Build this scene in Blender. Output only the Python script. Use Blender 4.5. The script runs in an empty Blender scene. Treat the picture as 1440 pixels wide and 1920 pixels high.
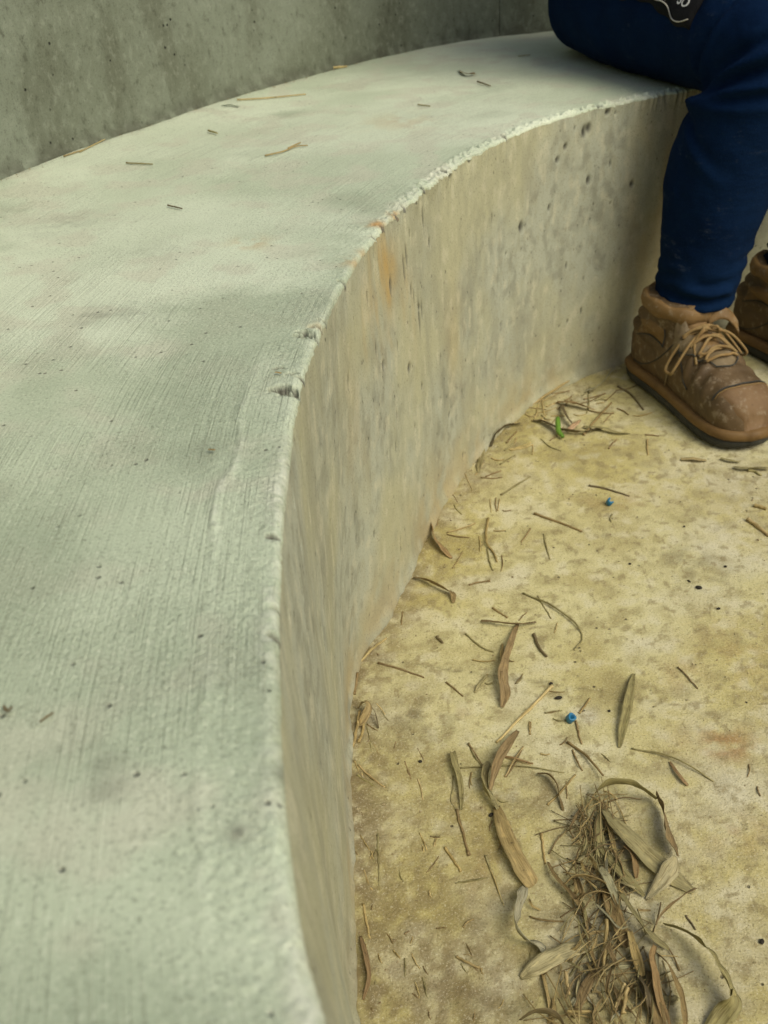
import bpy, bmesh, math, random
import numpy as np
from mathutils import Vector, Matrix
from mathutils.bvhtree import BVHTree
R = math.radians
random.seed(7); rng = np.random.default_rng(7)
SC = bpy.context.scene
COL = SC.collection

# ------------------------------------------------------------------ camera, sky, sun, exposure
SEAT = 0.43                      # height of the seat above the floor
CZ = 0.7371                      # camera height above the floor
FPX, PITCH, ROLL = 1800.0, R(34), R(4)
cr, sr, cp, sp = math.cos(ROLL), math.sin(ROLL), math.cos(PITCH), math.sin(PITCH)
cam = bpy.data.cameras.new('camera'); camo = bpy.data.objects.new('camera', cam); COL.objects.link(camo)
right = Vector((cr, -sr*sp, -sr*cp)); up = Vector((sr, cr*sp, cr*cp)); fw = Vector((0, cp, -sp))
camo.matrix_world = Matrix(((right.x, up.x, -fw.x, 0), (right.y, up.y, -fw.y, 0), (right.z, up.z, -fw.z, CZ), (0, 0, 0, 1)))
cam.sensor_fit = 'VERTICAL'; cam.sensor_height = 36; cam.sensor_width = 27
cam.lens = FPX/1920*36; cam.clip_start = 0.01; cam.clip_end = 500
cam.dof.use_dof = True; cam.dof.focus_distance = 0.86; cam.dof.aperture_fstop = 10.5
SC.camera = camo

SUN_AZ, SUN_EL = R(136), R(50)    # azimuth measured from +Y towards +X
world = bpy.data.worlds.new('World'); SC.world = world; world.use_nodes = True
wn = world.node_tree; wn.nodes.clear()
sky = wn.nodes.new('ShaderNodeTexSky'); sky.sky_type = 'NISHITA'; sky.sun_disc = False
sky.sun_elevation = SUN_EL; sky.sun_rotation = SUN_AZ; sky.air_density = 1.0; sky.dust_density = 5.0; sky.ozone_density = 0.6
bg = wn.nodes.new('ShaderNodeBackground'); bg.inputs[1].default_value = 0.09
wo = wn.nodes.new('ShaderNodeOutputWorld')
wn.links.new(sky.outputs[0], bg.inputs[0]); wn.links.new(bg.outputs[0], wo.inputs[0])
sun = bpy.data.lights.new('sun', 'SUN'); sun.energy = 1.5; sun.angle = R(38); sun.color = (1.0, 0.97, 0.73)
suno = bpy.data.objects.new('sun', sun); COL.objects.link(suno)
sd = Vector((math.sin(SUN_AZ)*math.cos(SUN_EL), math.cos(SUN_AZ)*math.cos(SUN_EL), math.sin(SUN_EL)))
suno.rotation_euler = sd.to_track_quat('Z', 'Y').to_euler(); suno.location = sd*6
SC.view_settings.view_transform = 'Standard'; SC.view_settings.look = 'None'
SC.view_settings.gamma = 1; SC.view_settings.use_curve_mapping = False
SC.view_settings.exposure = 0.30
SC.cycles.max_bounces = 6; SC.cycles.diffuse_bounces = 4; SC.cycles.glossy_bounces = 2; SC.cycles.transmission_bounces = 4; SC.cycles.caustics_reflective = False

# ------------------------------------------------------------------ helpers
def ray(x, y):
    u, v = x-720, y-960
    u, v = cr*u-sr*v, sr*u+cr*v
    return np.array([u, FPX*cp-v*sp, -(FPX*sp+v*cp)])/FPX
def at(x, y, z=0.0):             # the point of the horizontal plane at height z seen at a place of the photograph
    d = ray(x, y); return np.array([0, 0, CZ])+d*((z-CZ)/d[2])
def depth(P): return P[1]*cp-(P[2]-CZ)*sp

def hash2(ix, iy, seed):
    n = (ix.astype(np.int64)*374761393+iy.astype(np.int64)*668265263+seed*1274126177) & 0x7fffffff
    n = ((n ^ (n >> 13))*1274126177) & 0x7fffffff
    return ((n ^ (n >> 16)) & 0xffff)/65535.0
def vnoise(x, y, seed=0):
    x = np.asarray(x, float); y = np.asarray(y, float)
    ix, iy = np.floor(x), np.floor(y); fx, fy = x-ix, y-iy
    fx = fx*fx*(3-2*fx); fy = fy*fy*(3-2*fy)
    a = hash2(ix, iy, seed); b = hash2(ix+1, iy, seed); c = hash2(ix, iy+1, seed); d = hash2(ix+1, iy+1, seed)
    return (a*(1-fx)+b*fx)*(1-fy)+(c*(1-fx)+d*fx)*fy
def fbm(x, y, oct=4, seed=0):
    s = 0; a = 0.5; t = 0; x = np.asarray(x, float); y = np.asarray(y, float); line = np.ptp(y) == 0
    for o in range(oct):
        s = s+a*vnoise(x, y, seed+o*17); t += a; a *= 0.5
        if line: x = x*2.03; y = y*2+.37
        else: x, y = 2*(.80*x-.60*y)+3.1, 2*(.60*x+.80*y)+1.7       # turn each octave so that no grid shows
    return s/t

def tag(o, label=None, cat=None, group=None, kind=None):
    if label: o['label'] = label
    if cat: o['category'] = cat
    if group: o['group'] = group
    if kind: o['kind'] = kind
    return o
def empty(name, loc=(0, 0, 0)):
    o = bpy.data.objects.new(name, None); COL.objects.link(o); o.location = loc; o.empty_display_size = 0.05; return o
def link(name, me, mat, parent=None, smooth=True):
    o = bpy.data.objects.new(name, me); COL.objects.link(o)
    if mat is not None:
        me.materials.clear(); me.materials.append(mat)
    if parent is not None: 
        o.parent = parent
        o.matrix_parent_inverse = Matrix.Translation(parent.location).inverted()
    if smooth: me.shade_smooth()
    return o
def mesh(verts, faces):
    me = bpy.data.meshes.new('m'); me.from_pydata([tuple(map(float, v)) for v in verts], [], faces); me.update(); return me
def grid_mesh(P, uv=None, attrs=None):
    """P: rows x cols x 3"""
    n, m = P.shape[:2]
    me = bpy.data.meshes.new('grid')
    me.vertices.add(n*m); me.vertices.foreach_set('co', P.reshape(-1).astype(np.float32))
    i, j = np.meshgrid(np.arange(n-1), np.arange(m-1), indexing='ij')
    q = np.stack([i*m+j, i*m+j+1, (i+1)*m+j+1, (i+1)*m+j], -1).reshape(-1)
    nf = (n-1)*(m-1)
    me.loops.add(nf*4); me.loops.foreach_set('vertex_index', q.astype(np.int32))
    me.polygons.add(nf); me.polygons.foreach_set('loop_start', (np.arange(nf)*4).astype(np.int32))
    me.update(calc_edges=True); me.validate()
    if uv is not None:
        l = me.uv_layers.new(name='uv'); l.data.foreach_set('uv', uv.reshape(-1, 2)[q].reshape(-1).astype(np.float32))
    for k, a in (attrs or {}).items():
        A = me.attributes.new(k, 'FLOAT', 'POINT'); A.data.foreach_set('value', a.reshape(-1).astype(np.float32))
    return me
def catmull(pts, n):
    pts = np.asarray(pts, float)
    if len(pts) == 2: 
        t = np.linspace(0, 1, n)[:, None]; return pts[0]*(1-t)+pts[1]*t
    P = np.vstack([2*pts[0]-pts[1], pts, 2*pts[-1]-pts[-2]])
    out = []
    for s in np.linspace(0, len(pts)-1-1e-9, n):
        i = int(s); t = s-i; a, b, c, d = P[i:i+4]
        out.append(0.5*((2*b)+(c-a)*t+(2*a-5*b+4*c-d)*t*t+(3*b-a-3*c+d)*t**3))
    return np.array(out)

# ------------------------------------------------------------------ node helper
class NT:
    def __init__(s, name):
        s.m = bpy.data.materials.new(name); s.m.use_nodes = True; s.t = s.m.node_tree; s.t.nodes.clear()
        s.out = s.t.nodes.new('ShaderNodeOutputMaterial'); s.b = s.t.nodes.new('ShaderNodeBsdfPrincipled')
        s.t.links.new(s.b.outputs[0], s.out.inputs[0])
    def put(s, sock, v):
        if isinstance(v, bpy.types.NodeSocket): s.t.links.new(v, sock)
        elif v is not None:
            if hasattr(sock.default_value, '__len__') and not hasattr(v, '__len__'): v = [v]*len(sock.default_value)
            if hasattr(v, '__len__') and len(v) == 3 and len(sock.default_value) == 4: v = (*v, 1)
            sock.default_value = v
    def n(s, typ, ins=None, out=0, **props):
        k = s.t.nodes.new('ShaderNode'+typ)
        for a, b in props.items(): setattr(k, a, b)
        for a, b in (ins or {}).items(): s.put(k.inputs[a], b)
        return k.outputs[out]
    def bs(s, **kw):
        for a, b in kw.items(): s.put(s.b.inputs[a.replace('_', ' ')], b)
    def uv(s): return s.n('UVMap', uv_map='uv')
    def obj(s): return s.n('TexCoord', out=3)
    def scale(s, vec, sc): return s.n('Mapping', {0: vec, 3: sc})
    def noise(s, vec, sc, det=4, rough=0.55, out=0, dist=0.0):
        return s.n('TexNoise', {'Vector': vec, 'Scale': sc, 'Detail': det, 'Roughness': rough, 'Distortion': dist}, out)
    def vor(s, vec, sc, rnd=1.0, out=0): return s.n('TexVoronoi', {'Vector': vec, 'Scale': sc, 'Randomness': rnd}, out)
    def ramp(s, f, a, b, lo=0.0, hi=1.0):
        return s.n('MapRange', {0: f, 1: a, 2: b, 3: lo, 4: hi}, interpolation_type='SMOOTHSTEP')
    def math(s, op, a, b=0.0): return s.n('Math', {0: a, 1: b}, operation=op)
    def mix(s, f, a, b, mode='MIX'):
        k = s.t.nodes.new('ShaderNodeMix'); k.data_type = 'RGBA'; k.blend_type = mode; k.clamp_factor = True
        s.put(k.inputs[0], f); s.put(k.inputs[6], a); s.put(k.inputs[7], b); return k.outputs[2]
    def attr(s, name): return s.n('Attribute', attribute_name=name, out=2)
    def bump(s, h, dist, strength=1.0, prev=None):
        k = s.t.nodes.new('ShaderNodeBump'); k.inputs['Strength'].default_value = strength; k.inputs['Distance'].default_value = dist
        s.put(k.inputs['Height'], h)
        if prev is not None: s.t.links.new(prev, k.inputs['Normal'])
        return k.outputs[0]

def m_seat():
    s = NT('brushed_concrete'); uv = s.uv(); ob = s.obj()
    big, mid, wear, brm = s.attr('nb'), s.attr('nm'), s.attr('wear'), s.attr('brm')
    c = s.mix(s.ramp(big, .32, .68), (.48, .55, .41), (.60, .665, .52))
    c = s.mix(s.math('MULTIPLY', s.ramp(mid, .48, .70), .55), c, (.53, .53, .42))
    c = s.mix(s.attr('near_shade'), c, (.325, .385, .275))
    fine = s.noise(ob, 520, 3, .7)
    c = s.mix(s.ramp(fine, .54, .68, 0, .60), c, (.16, .175, .125))
    c = s.mix(s.ramp(fine, .45, .30, 0, .45), c, (.72, .75, .62))
    pits = s.vor(ob, 75); pm = s.math('MULTIPLY', s.ramp(pits, .13, .05), s.ramp(mid, .5, .62))
    c = s.mix(s.math('MULTIPLY', pm, .65), c, (.12, .115, .095))
    c = s.mix(s.math('MULTIPLY', s.attr('paste'), .6), c, (.70, .72, .62))
    c = s.mix(s.attr('rust'), c, (.44, .27, .10))
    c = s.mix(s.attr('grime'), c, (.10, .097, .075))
    br = s.noise(s.scale(uv, (14, 900, 1)), 1.0, 2, .65)
    br2 = s.noise(s.scale(uv, (5, 330, 1)), 1.0, 1, .55)
    line = s.math('ADD', s.math('MULTIPLY', br, .65), s.math('MULTIPLY', br2, .6))
    c = s.mix(s.math('MULTIPLY', s.ramp(br, .54, .72), s.math('MULTIPLY', brm, .55)), c, (.19, .20, .145))
    n1 = s.bump(s.math('MULTIPLY', line, brm), .0013, .9)
    rough = s.math('ADD', s.math('MULTIPLY', s.noise(ob, 330, 2, .8), s.math('ADD', wear, .5)), s.math('MULTIPLY', pm, -2.0))
    n2 = s.bump(rough, .0010, .85, n1)
    s.bs(Base_Color=c, Roughness=s.ramp(big, .3, .7, .55, .68), Normal=n2, Specular_IOR_Level=.5)
    return s.m
def m_face():
    s = NT('formed_concrete'); uv = s.uv(); ob = s.obj()
    st, st2, big, mot = s.attr('st'), s.attr('st2'), s.attr('nb'), s.attr('mot')
    c = s.mix(s.ramp(big, .30, .68), (.42, .415, .275), (.40, .42, .335))
    c = s.mix(s.ramp(st, .48, .70, 0, .62), c, (.295, .295, .215))
    c = s.mix(s.ramp(st2, .52, .72, 0, .45), c, (.57, .55, .40))
    c = s.mix(s.ramp(st2, .46, .28, 0, .40), c, (.32, .315, .22))
    c = s.mix(s.math('MULTIPLY', s.ramp(mot, .46, .76), s.ramp(big, .36, .70, .05, .55)), c, (.215, .22, .17))
    c = s.mix(s.attr('rust'), c, (.46, .31, .105))
    c = s.mix(s.math('MULTIPLY', s.attr('grime'), .7), c, (.20, .205, .16))
    c = s.mix(s.attr('tone_mask'), c, (.40, .33, .18))
    c = s.mix(s.attr('void'), c, (.055, .055, .045))
    fv = s.vor(s.scale(uv, (120, 60, 1)), 1.0); fm = s.math('MULTIPLY', s.ramp(fv, .16, .07), s.ramp(mot, .52, .66))
    c = s.mix(s.math('MULTIPLY', fm, .8), c, (.09, .09, .07))
    sp_ = s.noise(ob, 460, 2, .7); c = s.mix(s.ramp(sp_, .54, .70, 0, .60), c, (.17, .165, .12))
    n1 = s.bump(s.math('ADD', s.math('MULTIPLY', sp_, .8), s.math('MULTIPLY', fm, -2)), .0008, .7)
    s.bs(Base_Color=c, Roughness=.72, Normal=n1, Specular_IOR_Level=.35); return s.m
def m_wall():
    s = NT('weathered_concrete'); uv = s.uv(); ob = s.obj()
    big, st = s.attr('nb'), s.attr('st'); mot = s.noise(s.scale(uv, (75, 48, 1)), 1, 4, .75)
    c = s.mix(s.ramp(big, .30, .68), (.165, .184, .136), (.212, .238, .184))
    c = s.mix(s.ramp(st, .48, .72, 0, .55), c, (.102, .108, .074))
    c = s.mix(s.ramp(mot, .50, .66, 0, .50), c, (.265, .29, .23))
    c = s.mix(s.ramp(mot, .46, .32, 0, .5), c, (.058, .058, .040))
    v = s.vor(ob, 55); vm = s.math('MULTIPLY', s.ramp(v, .13, .06), s.ramp(st, .52, .62))
    c = s.mix(vm, c, (.015, .015, .012))
    c = s.mix(s.attr('tone_mask'), c, (.060, .058, .042))
    sp_ = s.noise(ob, 420, 2, .7); c = s.mix(s.ramp(sp_, .55, .7, 0, .4), c, (.045, .045, .032))
    n1 = s.bump(s.math('ADD', s.math('ADD', mot, s.math('MULTIPLY', sp_, .5)), s.math('MULTIPLY', vm, -2)), .0013, .7)
    s.bs(Base_Color=c, Roughness=.85, Normal=n1, Specular_IOR_Level=.25); return s.m
def m_floor():
    s = NT('stained_concrete_floor'); ob = s.obj()
    big, mid, sm = s.attr('nb'), s.attr('nm'), s.attr('ns')
    c = s.mix(s.ramp(big, .30, .68), (.47, .41, .160), (.55, .51, .275))
    c = s.mix(s.ramp(mid, .48, .76, 0, .52), c, (.335, .275, .100))
    c = s.mix(s.ramp(mid, .48, .22, 0, .55), c, (.58, .55, .41))
    c = s.mix(s.ramp(sm, .50, .76, 0, .55), c, (.29, .245, .11))
    c = s.mix(s.ramp(sm, .48, .24, 0, .45), c, (.63, .595, .43))
    c = s.mix(s.attr('pale'), c, (.60, .575, .465))
    c = s.mix(s.attr('rust'), c, (.30, .165, .058))
    c = s.mix(s.attr('grime'), c, (.145, .125, .078))
    c = s.mix(s.attr('dirt'), c, (.165, .122, .058))
    c = s.mix(s.attr('crack'), c, (.11, .095, .05))
    fine = s.noise(ob, 480, 3, .8)
    c = s.mix(s.ramp(s.attr('nf'), .56, .80, 0, .60), c, (.23, .185, .085))
    c = s.mix(s.ramp(fine, .54, .68, 0, .78), c, (.17, .14, .062))
    c = s.mix(s.ramp(fine, .45, .32, 0, .45), c, (.70, .66, .50))
    v = s.vor(ob, 60); vm = s.math('MULTIPLY', s.ramp(v, .11, .05), s.ramp(mid, .46, .60))
    c = s.mix(s.math('MULTIPLY', vm, .8), c, (.10, .085, .05))
    n1 = s.bump(s.math('ADD', s.noise(ob, 300, 2, .8), s.math('MULTIPLY', vm, -2)), .0014, .85)
    s.bs(Base_Color=c, Roughness=.78, Normal=n1, Specular_IOR_Level=.35); return s.m
def m_leaf():
    s = NT('dry_leaf'); uv = s.uv(); col = s.n('ObjectInfo', out=1); rnd = s.n('ObjectInfo', out=5); ob = s.obj()
    v = s.noise(s.n('VectorMath', {0: s.scale(uv, (.9, 11, 1)), 1: rnd}, operation='ADD'), 1.0, 3, .85)
    v2 = s.noise(s.scale(uv, (2.2, 2.5, 1)), 1, 4, .6)
    c = s.mix(s.ramp(v, .46, .62, 0, .75), col, s.mix(1, col, (.45, .40, .30), 'MULTIPLY'))
    c = s.mix(s.ramp(v2, .48, .68, 0, .55), c, s.mix(1, col, (1.55, 1.5, 1.4), 'MULTIPLY'))
    c = s.mix(s.ramp(s.noise(ob, 160, 4, .7), .58, .72, 0, .6), c, (.07, .045, .02))
    n1 = s.bump(v, .0014, .9)
    s.bs(Base_Color=c, Roughness=.6, Normal=n1, Specular_IOR_Level=.4, Transmission_Weight=0)
    tr = s.t.nodes.new('ShaderNodeBsdfTranslucent'); s.put(tr.inputs[0], c)
    mx = s.t.nodes.new('ShaderNodeMixShader'); mx.inputs[0].default_value = .18
    s.t.links.new(s.b.outputs[0], mx.inputs[1]); s.t.links.new(tr.outputs[0], mx.inputs[2]); s.t.links.new(mx.outputs[0], s.out.inputs[0])
    return s.m
def m_simple(name, col, rough=.6, bump=None, spec=.4, var=None, col2=None, metal=0):
    s = NT(name); ob = s.obj(); c = col
    if var: c = s.mix(s.ramp(s.noise(ob, var, 5, .65), .38, .66), col, col2)
    s.bs(Base_Color=c, Roughness=rough, Specular_IOR_Level=spec, Metallic=metal)
    if bump: s.bs(Normal=s.bump(s.noise(ob, bump[0], 4, .65), bump[1], .8))
    return s.m
def m_cloth():
    s = NT('blue_work_cloth'); ob = s.obj()
    big = s.noise(ob, 7, 5, .6); fine = s.noise(ob, 900, 2, .6)
    c = s.mix(s.ramp(big, .35, .68), (.0016, .0088, .032), (.0028, .0140, .047))
    c = s.mix(s.ramp(fine, .52, .72, 0, .35), c, (.011, .034, .085))
    dust = s.math('MULTIPLY', s.ramp(s.noise(ob, 16, 6, .7), .56, .72), s.ramp(s.noise(s.scale(ob, (40, 40, 170)), 1, 4, .7), .46, .68))
    c = s.mix(s.math('MULTIPLY', dust, .20), c, (.16, .19, .22))
    n1 = s.bump(s.noise(s.scale(ob, (1, 1, 1)), 700, 3, .6), .0005, .7)
    n2 = s.bump(s.noise(s.scale(ob, (14, 14, 30)), 1, 4, .55), .008, .5, n1)
    s.bs(Base_Color=c, Roughness=.92, Normal=n2, Specular_IOR_Level=.06); return s.m
def m_leather(name, a, b):
    s = NT(name); ob = s.obj()
    n = s.noise(ob, 22, 6, .68); sc = s.noise(ob, 85, 5, .72)
    c = s.mix(s.ramp(n, .36, .66), a, b)
    c = s.mix(s.ramp(sc, .53, .68, 0, .7), c, (.27, .215, .145))
    c = s.mix(s.ramp(sc, .42, .28, 0, .4), c, (.05, .03, .016))
    n1 = s.bump(s.noise(ob, 420, 4, .7), .0006, .6); n2 = s.bump(n, .003, .4, n1)
    s.bs(Base_Color=c, Roughness=s.ramp(n, .3, .7, .5, .72), Normal=n2, Specular_IOR_Level=.35); return s.m
M = dict(seat=m_seat(), face=m_face(), wall=m_wall(), floor=m_floor(), leaf=m_leaf(), cloth=m_cloth(),
    leather=m_leather('nubuck_leather', (.082, .052, .024), (.128, .083, .040)), facing=m_leather('eyestay_leather', (.135, .098, .052), (.185, .138, .075)), leather2=m_leather('toe_cap_leather', (.135, .078, .034), (.185, .113, .054)),
    collar=m_leather('padded_collar_leather', (.155, .090, .031), (.205, .125, .047)),
    welt=m_simple('tan_midsole', (.17, .100, .036), .6, (200, .0006), .3, 30, (.125, .071, .026)),
    rubber=m_simple('dark_rubber_sole', (.035, .037, .034), .75, (150, .0008), .3, 25, (.055, .055, .048)),
    lace=m_simple('tan_bootlace', (.27, .19, .085), .85, (900, .0006), .2, 120, (.27, .17, .07)),
    eyelet=m_simple('eyelet_metal', (.10, .075, .05), .4, None, .5, metal=.7),
    black=m_simple('black_cotton', (.010, .010, .011), .95, (700, .0005), .1, 20, (.016, .016, .018)),
    print=m_simple('white_print', (.62, .62, .60), .8, (300, .0003), .2),
    thread=m_simple('pale_thread', (.55, .52, .45), .8),
    skin=m_simple('skin', (.42, .25, .17), .5, (300, .0004), .4, 12, (.36, .20, .14)),
    hair=m_simple('dark_hair', (.02, .014, .010), .6, (160, .003), .3),
    eye=m_simple('eye', (.6, .6, .58), .2), iris=m_simple('iris', (.03, .02, .012), .2),
    plastic=m_simple('blue_plastic', (.018, .17, .33), .4, (120, .0008), .5, 60, (.012, .12, .26)),
    grit=m_simple('grit', (.20, .15, .08), .9, None, .2, 120, (.42, .36, .22)),
    soot=m_simple('dark_speck', (.03, .026, .02), .8, (300, .0004), .2),
    green=m_simple('fresh_green', (.13, .26, .03), .5, (200, .0004), .4, 90, (.09, .19, .02)))

# ------------------------------------------------------------------ the curves of the bench (polar about the centre of the ring)
CX, CY = 1.08, 0.57
edge_px = [(1285,168),(1210,180),(1100,205),(1000,235),(930,265),(850,312),(780,365),(740,400),(700,445),(650,520),(610,600),(575,680),(553,770),(541,870),(531,980),(524,1100),(522,1200),(524,1300),(529,1440),(537,1540),(547,1620),(560,1720),(578,1830),(598,1915)]
base_px = [(1165,683),(1100,702),(1040,730),(990,765),(940,805),(900,850),(860,905),(820,962),(795,1010),(757,1105),(718,1175),(680,1220),(662,1255),(655,1300),(653,1400),(655,1500),(660,1650),(660,1800),(657,1910)]
wall_px = [(0,338),(120,290),(240,250),(340,215),(440,180),(560,150),(700,110),(800,88),(900,72),(1050,58)]
def polar(px, z):
    P = np.array([at(x, y, z) for x, y in px]); dx, dy = P[:, 0]-CX, P[:, 1]-CY
    th = np.arctan2(dy, dx) % (2*math.pi); r = np.hypot(dx, dy); o = np.argsort(th); return th[o], r[o]
TH = np.linspace(R(20), R(290), 5401)
def curve(px, z, rend0, rend1, sm):
    th, r = polar(px, z)
    a = np.concatenate([[R(20), th[0]-.55], th, [th[-1]+.55, R(290)]]); b = np.concatenate([[rend0, rend0], r, [rend1, rend1]])
    v = np.interp(TH, a, b)
    k = np.exp(-.5*(np.arange(-4*sm, 4*sm+1)/sm)**2); k /= k.sum()
    return np.convolve(np.pad(v, 4*sm, mode='edge'), k, 'valid')
RE = curve(edge_px, SEAT, 1.14, 1.12, 26); RB = curve(base_px, 0.0, 1.14, 1.12, 26); RW = curve(wall_px, SEAT, 1.74, 1.70, 60)
re_ = lambda t: np.interp(t, TH, RE); rb_ = lambda t: np.interp(t, TH, RB); rw_ = lambda t: np.interp(t, TH, RW)
def face_r(t, z):
    k = np.clip(z/SEAT, 0, 1); return rb_(t)*(1-k)+re_(t)*k
def on_face(x, y):
    d = ray(x, y); o = np.array([0, 0, CZ])
    for k in np.arange(.25, 3, .002):
        P = o+d*k; t = math.atan2(P[1]-CY, P[0]-CX) % (2*math.pi)
        if P[2] < SEAT and math.hypot(P[0]-CX, P[1]-CY) > face_r(t, P[2]): return t, P[2]
    return 0, 0
def th_of(P): return math.atan2(P[1]-CY, P[0]-CX) % (2*math.pi)
def radial(P): return math.hypot(P[0]-CX, P[1]-CY)

# columns: dense where the photograph looks, coarse beyond
ths = np.concatenate([np.arange(R(30), R(108), R(.8)), np.arange(R(108), R(150), .0014), np.arange(R(150), R(207), .0011), np.arange(R(207), R(285), R(.8))])
arc = ths*1.14
e, w, b = re_(ths), rw_(ths), rb_(ths)
nc = len(ths)
# --- seat with its rounded, crumbling edge
near = np.clip((np.degrees(ths)-158)/18, 0, 1)            # the near stretch, left of the photograph's middle
far = 1-np.clip((np.degrees(ths)-150)/14, 0, 1)
drow = np.linspace(1, .12, 120)          # shares of the seat depth for the broad field
fine_d = np.arange(.056, .0008, -.0014)                    # metres from the edge
rows_r, rows_z, rows_t = [], [], []
jag = (fbm(arc*260, arc*0+3, 4, 5)-.5)*.0060+(fbm(arc*40, arc*0+9, 3, 6)-.5)*.005
jag *= (.25+1.25*far)*(.25+1.5*np.clip(fbm(arc*11, arc*0, 3, 8)*2-.5, 0, 1))
rad = .0024+.0042*fbm(arc*70, arc*0, 4, 11)+.0025*near*fbm(arc*12, arc*0, 2, 12)
for k in drow:
    d = (k-.12)/.88*(w-e-.072)+.072
    rows_r.append(e+d); rows_z.append(np.full(nc, SEAT)); rows_t.append(d)
for fd in fine_d:
    rows_r.append(e+rad+fd); rows_z.append(np.full(nc, SEAT)); rows_t.append(rad+fd)
for a in np.linspace(0, R(90), 11):
    rr = e+jag*(a/R(90))**.5+rad*(1-math.sin(a)); zz = SEAT-rad*(1-math.cos(a))
    rows_r.append(np.maximum(rr, e-.02)); rows_z.append(zz); rows_t.append(rad*(1-math.sin(a)))
RR, ZZ, TT = map(np.array, (rows_r, rows_z, rows_t))
THm = np.broadcast_to(ths, RR.shape); ARC = np.broadcast_to(arc, RR.shape)
close = np.clip(1-TT/.075, 0, 1)
# gentle unevenness, rough band towards the edge, trowel ridge along the near stretch
ZZ = ZZ+(fbm(RR*9, ARC*9, 3, 2)-.5)*.004
ZZ = ZZ+(fbm(RR*420, ARC*420, 3, 21)-.5)*.0024*close**.8*(.25+.9*fbm(RR*30, ARC*30, 2, 4))
ridge_d = .040+.012*(fbm(arc*9, arc*0, 3, 31)-.5)*2+.006*(fbm(arc*60, arc*0, 2, 33)-.5)
ridge = np.exp(-((TT-ridge_d)/.0030)**2)*np.clip(fbm(arc*22, arc*0, 3, 35)*2.6-.9, 0, 1)*np.clip((np.degrees(ths)-170)/12, 0, 1)
lip = np.exp(-((TT-.006)/.005)**2)*np.clip(fbm(arc*30, arc*0, 3, 37)*2-.5, 0, 1)
lipfar = np.exp(-((TT-.010)/.006)**2)*far
ZZ = ZZ+ridge*.0018*(.3+1.2*fbm(ARC*200, RR*200, 2, 43))+lip*.0008*near+lipfar*(fbm(ARC*230, RR*230, 4, 41)-.45)*.0115
# knocked-out chips along the edge
chips = [((578,628),.010,.007),((570,622),.006,.006),((536,731),.0085,.008),((528,725),.006,.005),((545,738),.006,.006),((645,525),.006,.006),((612,598),.005,.006),((715,420),.006,.006),((742,398),.007,.006),((757,383),.005,.005),((521,690),.004,.003),((519,1190),.004,.005),((522,1135),.004,.005),((512,1005),.004,.003),((590,612),.004,.006),((548,700),.004,.004),((790,350),.006,.005),((830,320),.006,.004),((945,255),.007,.005),((1085,205),.006,.005),((700,440),.005,.005),((1120,198),.006,.004),((560,705),.004,.005),((541,860),.003,.004)]
X, Y = CX+RR*np.cos(THm), CY+RR*np.sin(THm)
gr = np.zeros_like(RR); chipk = np.zeros_like(RR)
cell = fbm(X*300, Y*300, 3, 51); cell2 = fbm(X*800, Y*800, 2, 52)
for (px, py), r0, dp in chips:
    P = at(px, py, SEAT); d2 = np.hypot((X-P[0])*.62, (Y-P[1])*1.35)/(r0*(.12+1.5*cell))
    k = np.clip(2.4-2.4*d2, 0, 1)*(.45+.7*cell2); ZZ = ZZ-dp*.95*k; gr = np.maximum(gr, k*.75); chipk = np.maximum(chipk, k)
pz = fbm(ARC*14, RR*14, 4, 61)
paste = np.clip(ridge*.8+lip*near*.7+np.exp(-((TT-.002)/.004)**2)*.45+lipfar*.75, 0, 1)*np.clip(pz*2.2-.5, 0, 1)*np.clip(fbm(ARC*240, RR*240, 3, 65)*3-1.0, 0, 1)
rust = np.zeros_like(RR); 
for (px, py), r0, a in [((468,457),.020,.55),((745,228),.05,.30),((707,420),.010,1),((745,398),.010,.9),((660,490),.012,.6),((690,470),.010,.7),((590,610),.005,.7)]:
    P = at(px, py, SEAT); rust = np.maximum(rust, a*np.exp(-(((X-P[0])**2+(Y-P[1])**2)/r0**2)))
for (px, py), r0, a in [((180,595),.02,.4),((235,590),.02,.35),((380,850),.02,.25),((200,1480),.010,.35),((175,1400),.006,.4),((190,1430),.008,.4),((80,1450),.012,.2),((120,420),.05,.22),((540,1440),.006,.7),((300,470),.03,.2),((440,1560),.004,.8)]:
    P = at(px, py, SEAT); gr = np.maximum(gr, a*np.exp(-(((X-P[0])**2+(Y-P[1])**2)/r0**2)))
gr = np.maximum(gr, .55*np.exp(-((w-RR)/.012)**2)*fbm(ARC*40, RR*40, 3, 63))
def st_(x, a, b): 
    k = np.clip((x-a)/(b-a), 0, 1); return k*k*(3-2*k)
nz_ = fbm(X*60, Y*60, 4, 201); rust = rust*st_(nz_, .3, .6); gr = np.maximum(gr*(.3+.7*st_(fbm(X*90, Y*90, 4, 202), .35, .62)), chipk*1.1); paste = paste*(1-np.clip(chipk*1.4, 0, 1))
near_shade = st_(fbm(X*9, Y*9, 5, 203)+.30*np.clip((np.degrees(THm)-172)/24, 0, 1)-.14*far, .46, .80)*.72  # patchy green-grey tone, with shade painted into the near stretch
sattr = dict(paste=paste, rust=rust, grime=gr, nb=fbm(X*5+3, Y*5, 5, 204), nm=fbm(X*24, Y*24, 5, 205), wear=st_(fbm(X*11, Y*11, 4, 206), .45, .65), brm=.18+.82*st_(fbm(X*8, Y*8, 4, 207), .32, .60), near_shade=near_shade)
bench = empty('concrete_bench', (CX-1.4, CY, 0))
tag(bench, 'long curved pale concrete bench sweeping from the lower left to the seated person', 'bench')
link('seat', grid_mesh(np.stack([X, Y, ZZ], -1), np.stack([ARC, TT], -1), sattr), M['seat'], bench)
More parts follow.
